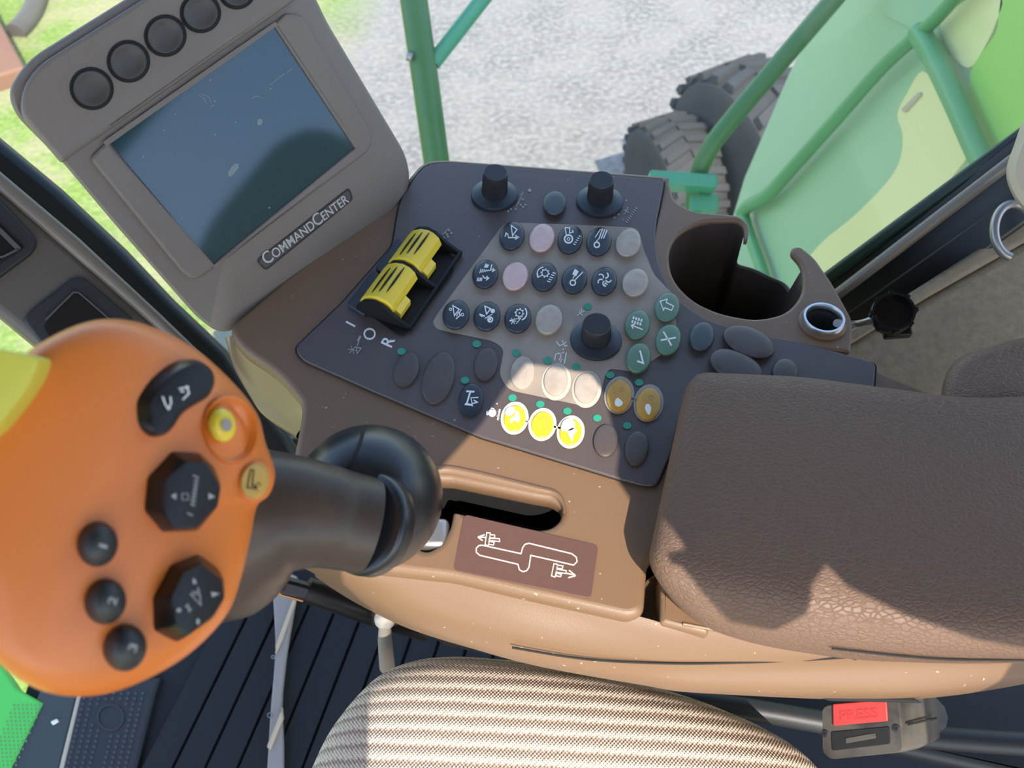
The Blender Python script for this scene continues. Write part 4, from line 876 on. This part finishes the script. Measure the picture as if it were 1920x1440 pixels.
_a = MP.w(.085, .0, -.085); mtube('mounting_arm', [MP.w(.08, .03, -.038), MP.w(.083, .02, -.062), _a, Vector((_a.x + .004, _a.y, -.008))], [.014, .014, .015, .018], M['brown'], MN, 16)

# ------------------------------------------------------------------ multifunction lever
hn = Vector((.72, -.31, .62))
HP = Plane(atd(300, 960, .245), hn, (.7, .3, -.6))
HD = root('multifunction_lever', atd(690, 940, .38), 'large orange headed control lever with black knobs rising from a black ball', 'control lever')
ho = crom([(20, 690), (95, 632), (180, 600), (265, 606), (360, 650), (435, 715), (482, 775), (498, 830), (516, 885), (506, 925), (482, 950), (470, 1010), (452, 1085), (424, 1155), (350, 1230), (250, 1285), (160, 1306), (70, 1292), (-10, 1235), (-75, 1130), (-95, 980), (-70, 810)], 5)
HC = (225, 950)
def hs(s, dx=0, dy=0, pts=None): return [(HC[0] + (p[0] - HC[0]) * s + dx, HC[1] + (p[1] - HC[1]) * s + dy) for p in (pts or ho)]
HEAD = loft('head', HP, [(hs(.80), -.034), (hs(.93), -.029), (hs(.99), -.019), (hs(1.0), -.013), (hs(.995), -.008), (hs(.975), -.0035), (hs(.935), -.0008), (hs(.85), .001), (hs(.65), .0025), (hs(.35), .0035)], M['orange'], HD, ang=1.4)
# front lip ridge along the left of the face
def tower(nm, base, top, h0, h1, m_, par, dome=False, **k):             # solid whose foot and top outlines are given
    mid = [((a[0] + b[0]) / 2, (a[1] + b[1]) / 2) for a, b in zip(base, top)]
    hm = h0 + (h1 - h0) * .5
    spec = [(base, h0 - .003), (base, h0), ([(a[0] + (b[0] - a[0]) * .8, a[1] + (b[1] - a[1]) * .8) for a, b in zip(base, top)], h0 + (h1 - h0) * .85), (top, h1), (scl(top, .9), h1 + (.0004 if dome else .0001))]
    if dome: spec += [(scl(top, .7), h1 + .0015), (scl(top, .4), h1 + .0022)]
    return loft(nm, HP, spec, m_, par, **k)
def k2(x, y): return (x / 3.4286, 580 + y / 3.4286)
def k3(x, y): return (x / 3.4286, 920 + y / 3.4286)
# kidney rocker
kb = crom([k2(*p) for p in [(835, 650), (860, 560), (940, 460), (1060, 370), (1170, 325), (1280, 330), (1360, 390), (1380, 470), (1340, 560), (1250, 620), (1170, 680), (1110, 770), (1040, 820), (930, 825), (850, 750)]], 4)
kt = crom([k2(*p) for p in [(975, 690), (965, 610), (1020, 520), (1100, 430), (1180, 375), (1270, 350), (1340, 390), (1372, 460), (1335, 550), (1250, 605), (1170, 660), (1110, 750), (1060, 795), (1010, 795), (980, 750)]], 4)
RK = tower('rocker_switch', kb, kt, .001, .0068, M['black'], HEAD, ang=.5)
ik = Ink(HP, .0078)
for pts in ([(1045, 560), (1062, 610), (1085, 645)], [(1085, 645), (1100, 600), (1095, 560)], [(1150, 510), (1215, 500)], [(1200, 490), (1215, 540), (1175, 580)], [(1160, 525), (1185, 530)]): ik.line([k2(*p) for p in pts], 2.6)
ik.done('rocker_symbol', M['white'], RK)
# octagonal rotary knobs
oc1 = [k2(*p) for p in [(1090, 905), (1280, 920), (1375, 1010), (1420, 1130), (1400, 1270), (1270, 1425), (1030, 1435), (905, 1290), (930, 1075)]]
ot1 = [k2(*p) for p in [(1195, 985), (1320, 980), (1385, 1080), (1418, 1150), (1400, 1262), (1270, 1400), (1125, 1415), (1065, 1310), (1070, 1090)]]
O1 = tower('rotary_knob', fil(oc1, 6, 2), fil(ot1, 5, 2), .002, .012, M['black'], HEAD, label='eight sided rotary knob nearer the kidney shaped rocker', ang=.35)
ik = Ink(HP, .0125)
ik.fill([k2(*p) for p in [(1100, 1200), (1132, 1180), (1132, 1225)]]).fill([k2(*p) for p in [(1340, 1180), (1385, 1205), (1340, 1222)]])
ik.line([k2(*p) for p in [(1170, 1185), (1210, 1185), (1210, 1225), (1170, 1225)]], 1.2, True)
for i in range(7): ik.line([k2(1222 + i * 4, 1250 - i * 25), k2(1255 + i * 3, 1262 - i * 25)], 2)
ik.line([k2(1235, 1265), k2(1268, 1085)], 1.6).line([k2(1205, 1310), k2(1238, 1325)], 2.2).line([k2(1240, 1068), k2(1272, 1080), k2(1262, 1105)], 2).done('knob_symbol', M['faint'], O1)
oc2 = [k3(*p) for p in [(1275, 405), (1400, 500), (1440, 570), (1445, 690), (1370, 820), (1140, 975), (990, 900), (972, 690), (1090, 470)]]
ot2 = [k3(*p) for p in [(1300, 470), (1350, 520), (1425, 570), (1440, 690), (1370, 800), (1210, 935), (1135, 860), (1105, 680), (1180, 525)]]
O2 = tower('rotary_knob', fil(oc2, 6, 2), fil(ot2, 5, 2), .002, .012, M['black'], HEAD, label='eight sided rotary knob nearer the lower rim of the head', ang=.35)
ik = Ink(HP, .0125); ik.fill([k3(*p) for p in [(1355, 650), (1415, 660), (1365, 685)]]).fill([k3(*p) for p in [(1265, 820), (1285, 830), (1280, 862), (1262, 855)]]).fill([k3(*p) for p in [(1240, 560), (1258, 575), (1262, 600), (1240, 598)]])
ik.line([k3(*p) for p in [(1225, 665), (1290, 735), (1285, 665)]], 2, True).line([k3(1190, 740), k3(1230, 765)], 2.2).line([k3(1205, 725), k3(1218, 780)], 2.2).circ(*k3(1150, 768), 4).line([k3(1270, 620), k3(1282, 650), k3(1235, 650)], 1.8).done('knob_symbol', M['faint'], O2)
# three round push buttons
for (bx, by, tx, ty), nm in zip(((181, 1020, 190, 1021), (196, 1127, 206, 1128), (234, 1214, 244, 1216)), '123'):
    b_ = tower('push_button', ell(bx, by, 82, 90, 10), ell(tx, ty, 60, 70, 10), .002, .009, M['blackm'], HEAD, True, label={'1': 'top of the three round black buttons', '2': 'middle of the three round black buttons', '3': 'lowest of the three round black buttons'}[nm])
    nx, ny = ((3, -8) if nm != '1' else (1, -3)); text('numeral', nm, HP, .0113, (tx + 10, ty + 8), (tx + 10 + nx * 1.6, ty + 8 + ny * 1.8), (tx - 5, ty + 3), M['faint'], b_)
# yellow round button in its dished seat and the small symbol button
e_ = ell(432, 805, 108, 134, -10)
dish = loft('dished_seat', HP, [(e_, -.002), (scl(e_, .98), .002), (scl(e_, .93), .003), (scl(e_, .84), .0022), (scl(e_, .68), .0), (scl(e_, .3), -.0002)], M['orange'], HEAD, ang=1.4)
yb_ = tower('yellow_push_button', ell(413, 796, 52, 66, -8), ell(418, 797, 48, 62, -8), .001, .0055, M['yellow'], HEAD, True, label='yellow round button with a grey centre')
Ink(HP, .0085).fill(ell(425, 797, 20, 24)).done('centre_dot', M['greyp'], yb_)
e2 = ell(480, 903, 66, 78, 10)
loft('button_boss', HP, [(e2, -.008), (e2, .0006), (scl(e2, .96), .0018), (scl(e2, .88), .002)], M['orange'], HEAD, ang=1.2)
sb_ = loft('symbol_button', HP, [(ell(478, 902, 53, 67, 10), .0), (ell(478, 902, 53, 67, 10), .0028), (ell(478, 902, 48, 61, 10), .0034), (ell(478, 902, 20, 26, 10), .0036)], mat('ochre_button', (.50, .30, .06), .45), HEAD)
ik = Ink(HP, .0039); ik.line([k2(*p) for p in [(1612, 1032), (1632, 1035), (1622, 1135), (1648, 1142), (1640, 1155), (1590, 1148)]], 1.6, True)
for p in [(1640, 1128), (1655, 1118), (1668, 1115), (1650, 1138), (1665, 1132), (1640, 1155), (1652, 1150), (1648, 1165), (1660, 1170), (1675, 1130)]: ik.circ(*k2(*p), .9)
ik.done('spray_symbol', M['gap'], sb_)
# yellow thumb switch at the left border
ty = crom([(-90, 640), (0, 655), (50, 664), (88, 672), (96, 682), (84, 715), (58, 755), (30, 790), (8, 812), (-40, 835), (-110, 800)], 4)
tt = crom([(-90, 645), (0, 660), (45, 668), (66, 674), (70, 682), (60, 710), (36, 748), (10, 782), (-8, 800), (-45, 822), (-110, 790)], 4)
tower('thumb_switch', ty, tt, .002, .016, M['yellow2'], HEAD, label='olive yellow thumb switch at the left border', ang=.6)
# grip, collar, ball
def ctr(px, py, d): return atd(px, py, d)
gs_ = [(330, 1000, .352, 150), (400, 992, .345, 172), (440, 984, .342, 170), (475, 975, .340, 150), (510, 967, .339, 129), (550, 962, .340, 109), (600, 966, .343, 97), (640, 974, .347, 92), (690, 984, .352, 90)]
gp = [ctr(a, b, d) for a, b, d, r in gs_]; gr_ = [r * d / F for a, b, d, r in gs_]
mtube('grip', gp, gr_, M['grip'], HD, 48)
bc = ctr(693, 933, .383); br = 137 * .383 / F; bax = (ctr(690, 982, .352) - ctr(620, 968, .333)).normalized()
# the ball's axis follows the shaft so the seam rings it
sx_ = Plane(bc, -bax if (-bax).dot(C0 - bc) > 0 else bax)
prof = [(br * math.cos(math.radians(a)), br * math.sin(math.radians(a))) for a in range(-84, 85, 6)]
BL = lathe('ball_boot', bc, sx_.n, prof, M['rubber'], HD, 64, ang=1.3)
cl0 = ctr(684, 980, .350); 
lathe('collar', cl0, bax, [(90 * .350 / F, -.002), (95 * .352 / F, -.001), (97 * .352 / F, .002), (97 * .352 / F, .007), (80 * .352 / F, .013)], M['rubber'], HD, 56, ang=1.2)
sm_ = []
for a in range(-10, 70, 8):                                             # moulded seam on the ball
    t = (a + 10) / 80; px_, py_ = 682 - 2 * t - 44 * t * t, 790 + 104 * t
    d_ = ray(px_, py_); b_ = d_.dot(C0 - bc); c_ = (C0 - bc).length_squared - (br * 1.002) ** 2; A_ = d_.length_squared
    D_ = b_ * b_ - A_ * c_
    if D_ > 0: sm_.append(C0 + d_ * ((-b_ - math.sqrt(D_)) / A_))
mtube('ball_seam', sm_, .0009, M['gap'], BL, 8)
mtube('lever_rod', [bc, ZD.pt(800, 985, -.02), ZD.pt(805, 990, -.07)], .008, M['steel'], HD, 14)

# ------------------------------------------------------------------ small levers between console and seat
LV = root('seat_adjust_lever', atd(560, 1105, .62), 'black seat lever with an orange label end under the console', 'lever')
mtube('lever_arm', [atd(575, 1106, .62), atd(640, 1128, .63), atd(710, 1152, .64), atd(800, 1180, .66)], .0105, M['black'], LV, 14)
quadbox('label_sleeve', atd(528, 1096, .612), atd(590, 1113, .62), .013, .014, (0, -.5, .8), M['black'], LV, .003)
quadbox('orange_sleeve', atd(500, 1100, .614), atd(592, 1126, .622), .006, .012, (0, -.5, .8), M['orange2'], LV, .002)
mtube('orange_tip', [atd(494, 1094, .606), atd(508, 1098, .608)], .0045, M['orange2'], LV, 12)
WK = root('white_knob_lever', atd(722, 1160, .60), 'worn white ball knob on a grey stalk under the console edge', 'lever')
kc = atd(722, 1160, .60)
lathe('ball_knob', kc, (0, -.3, .9), [(.0085 * math.cos(math.radians(a)), .0085 * math.sin(math.radians(a))) for a in range(-80, 81, 16)], mat('worn_white_knob', (.33, .31, .29), .6, var=(200, (.22, .2, .18), .2)), WK, 24, ang=1.3)
mtube('stalk', [kc, atd(722, 1200, .64), atd(726, 1250, .68)], [.004, .006, .007], M['greyp'], WK, 12)

# ------------------------------------------------------------------ seat backrest (behind the picture's right border, seen in the screen)
XB = Plane((.66, 0, 0), (-1, 0, .12), (0, 1, 0))
bo_ = [(XB.w(x, -y)) for x, y in fil([(-.30, -.10, .05), (.17, -.10, .05), (.29, .28, .1), (.22, .45, .1), (-.12, .43, .1), (-.34, .25, .1)], .1, 5)]
def bs_(s_, d): c = sum(bo_, Vector()) / len(bo_); return [c + (p - c) * s_ + XB.n * d for p in bo_]
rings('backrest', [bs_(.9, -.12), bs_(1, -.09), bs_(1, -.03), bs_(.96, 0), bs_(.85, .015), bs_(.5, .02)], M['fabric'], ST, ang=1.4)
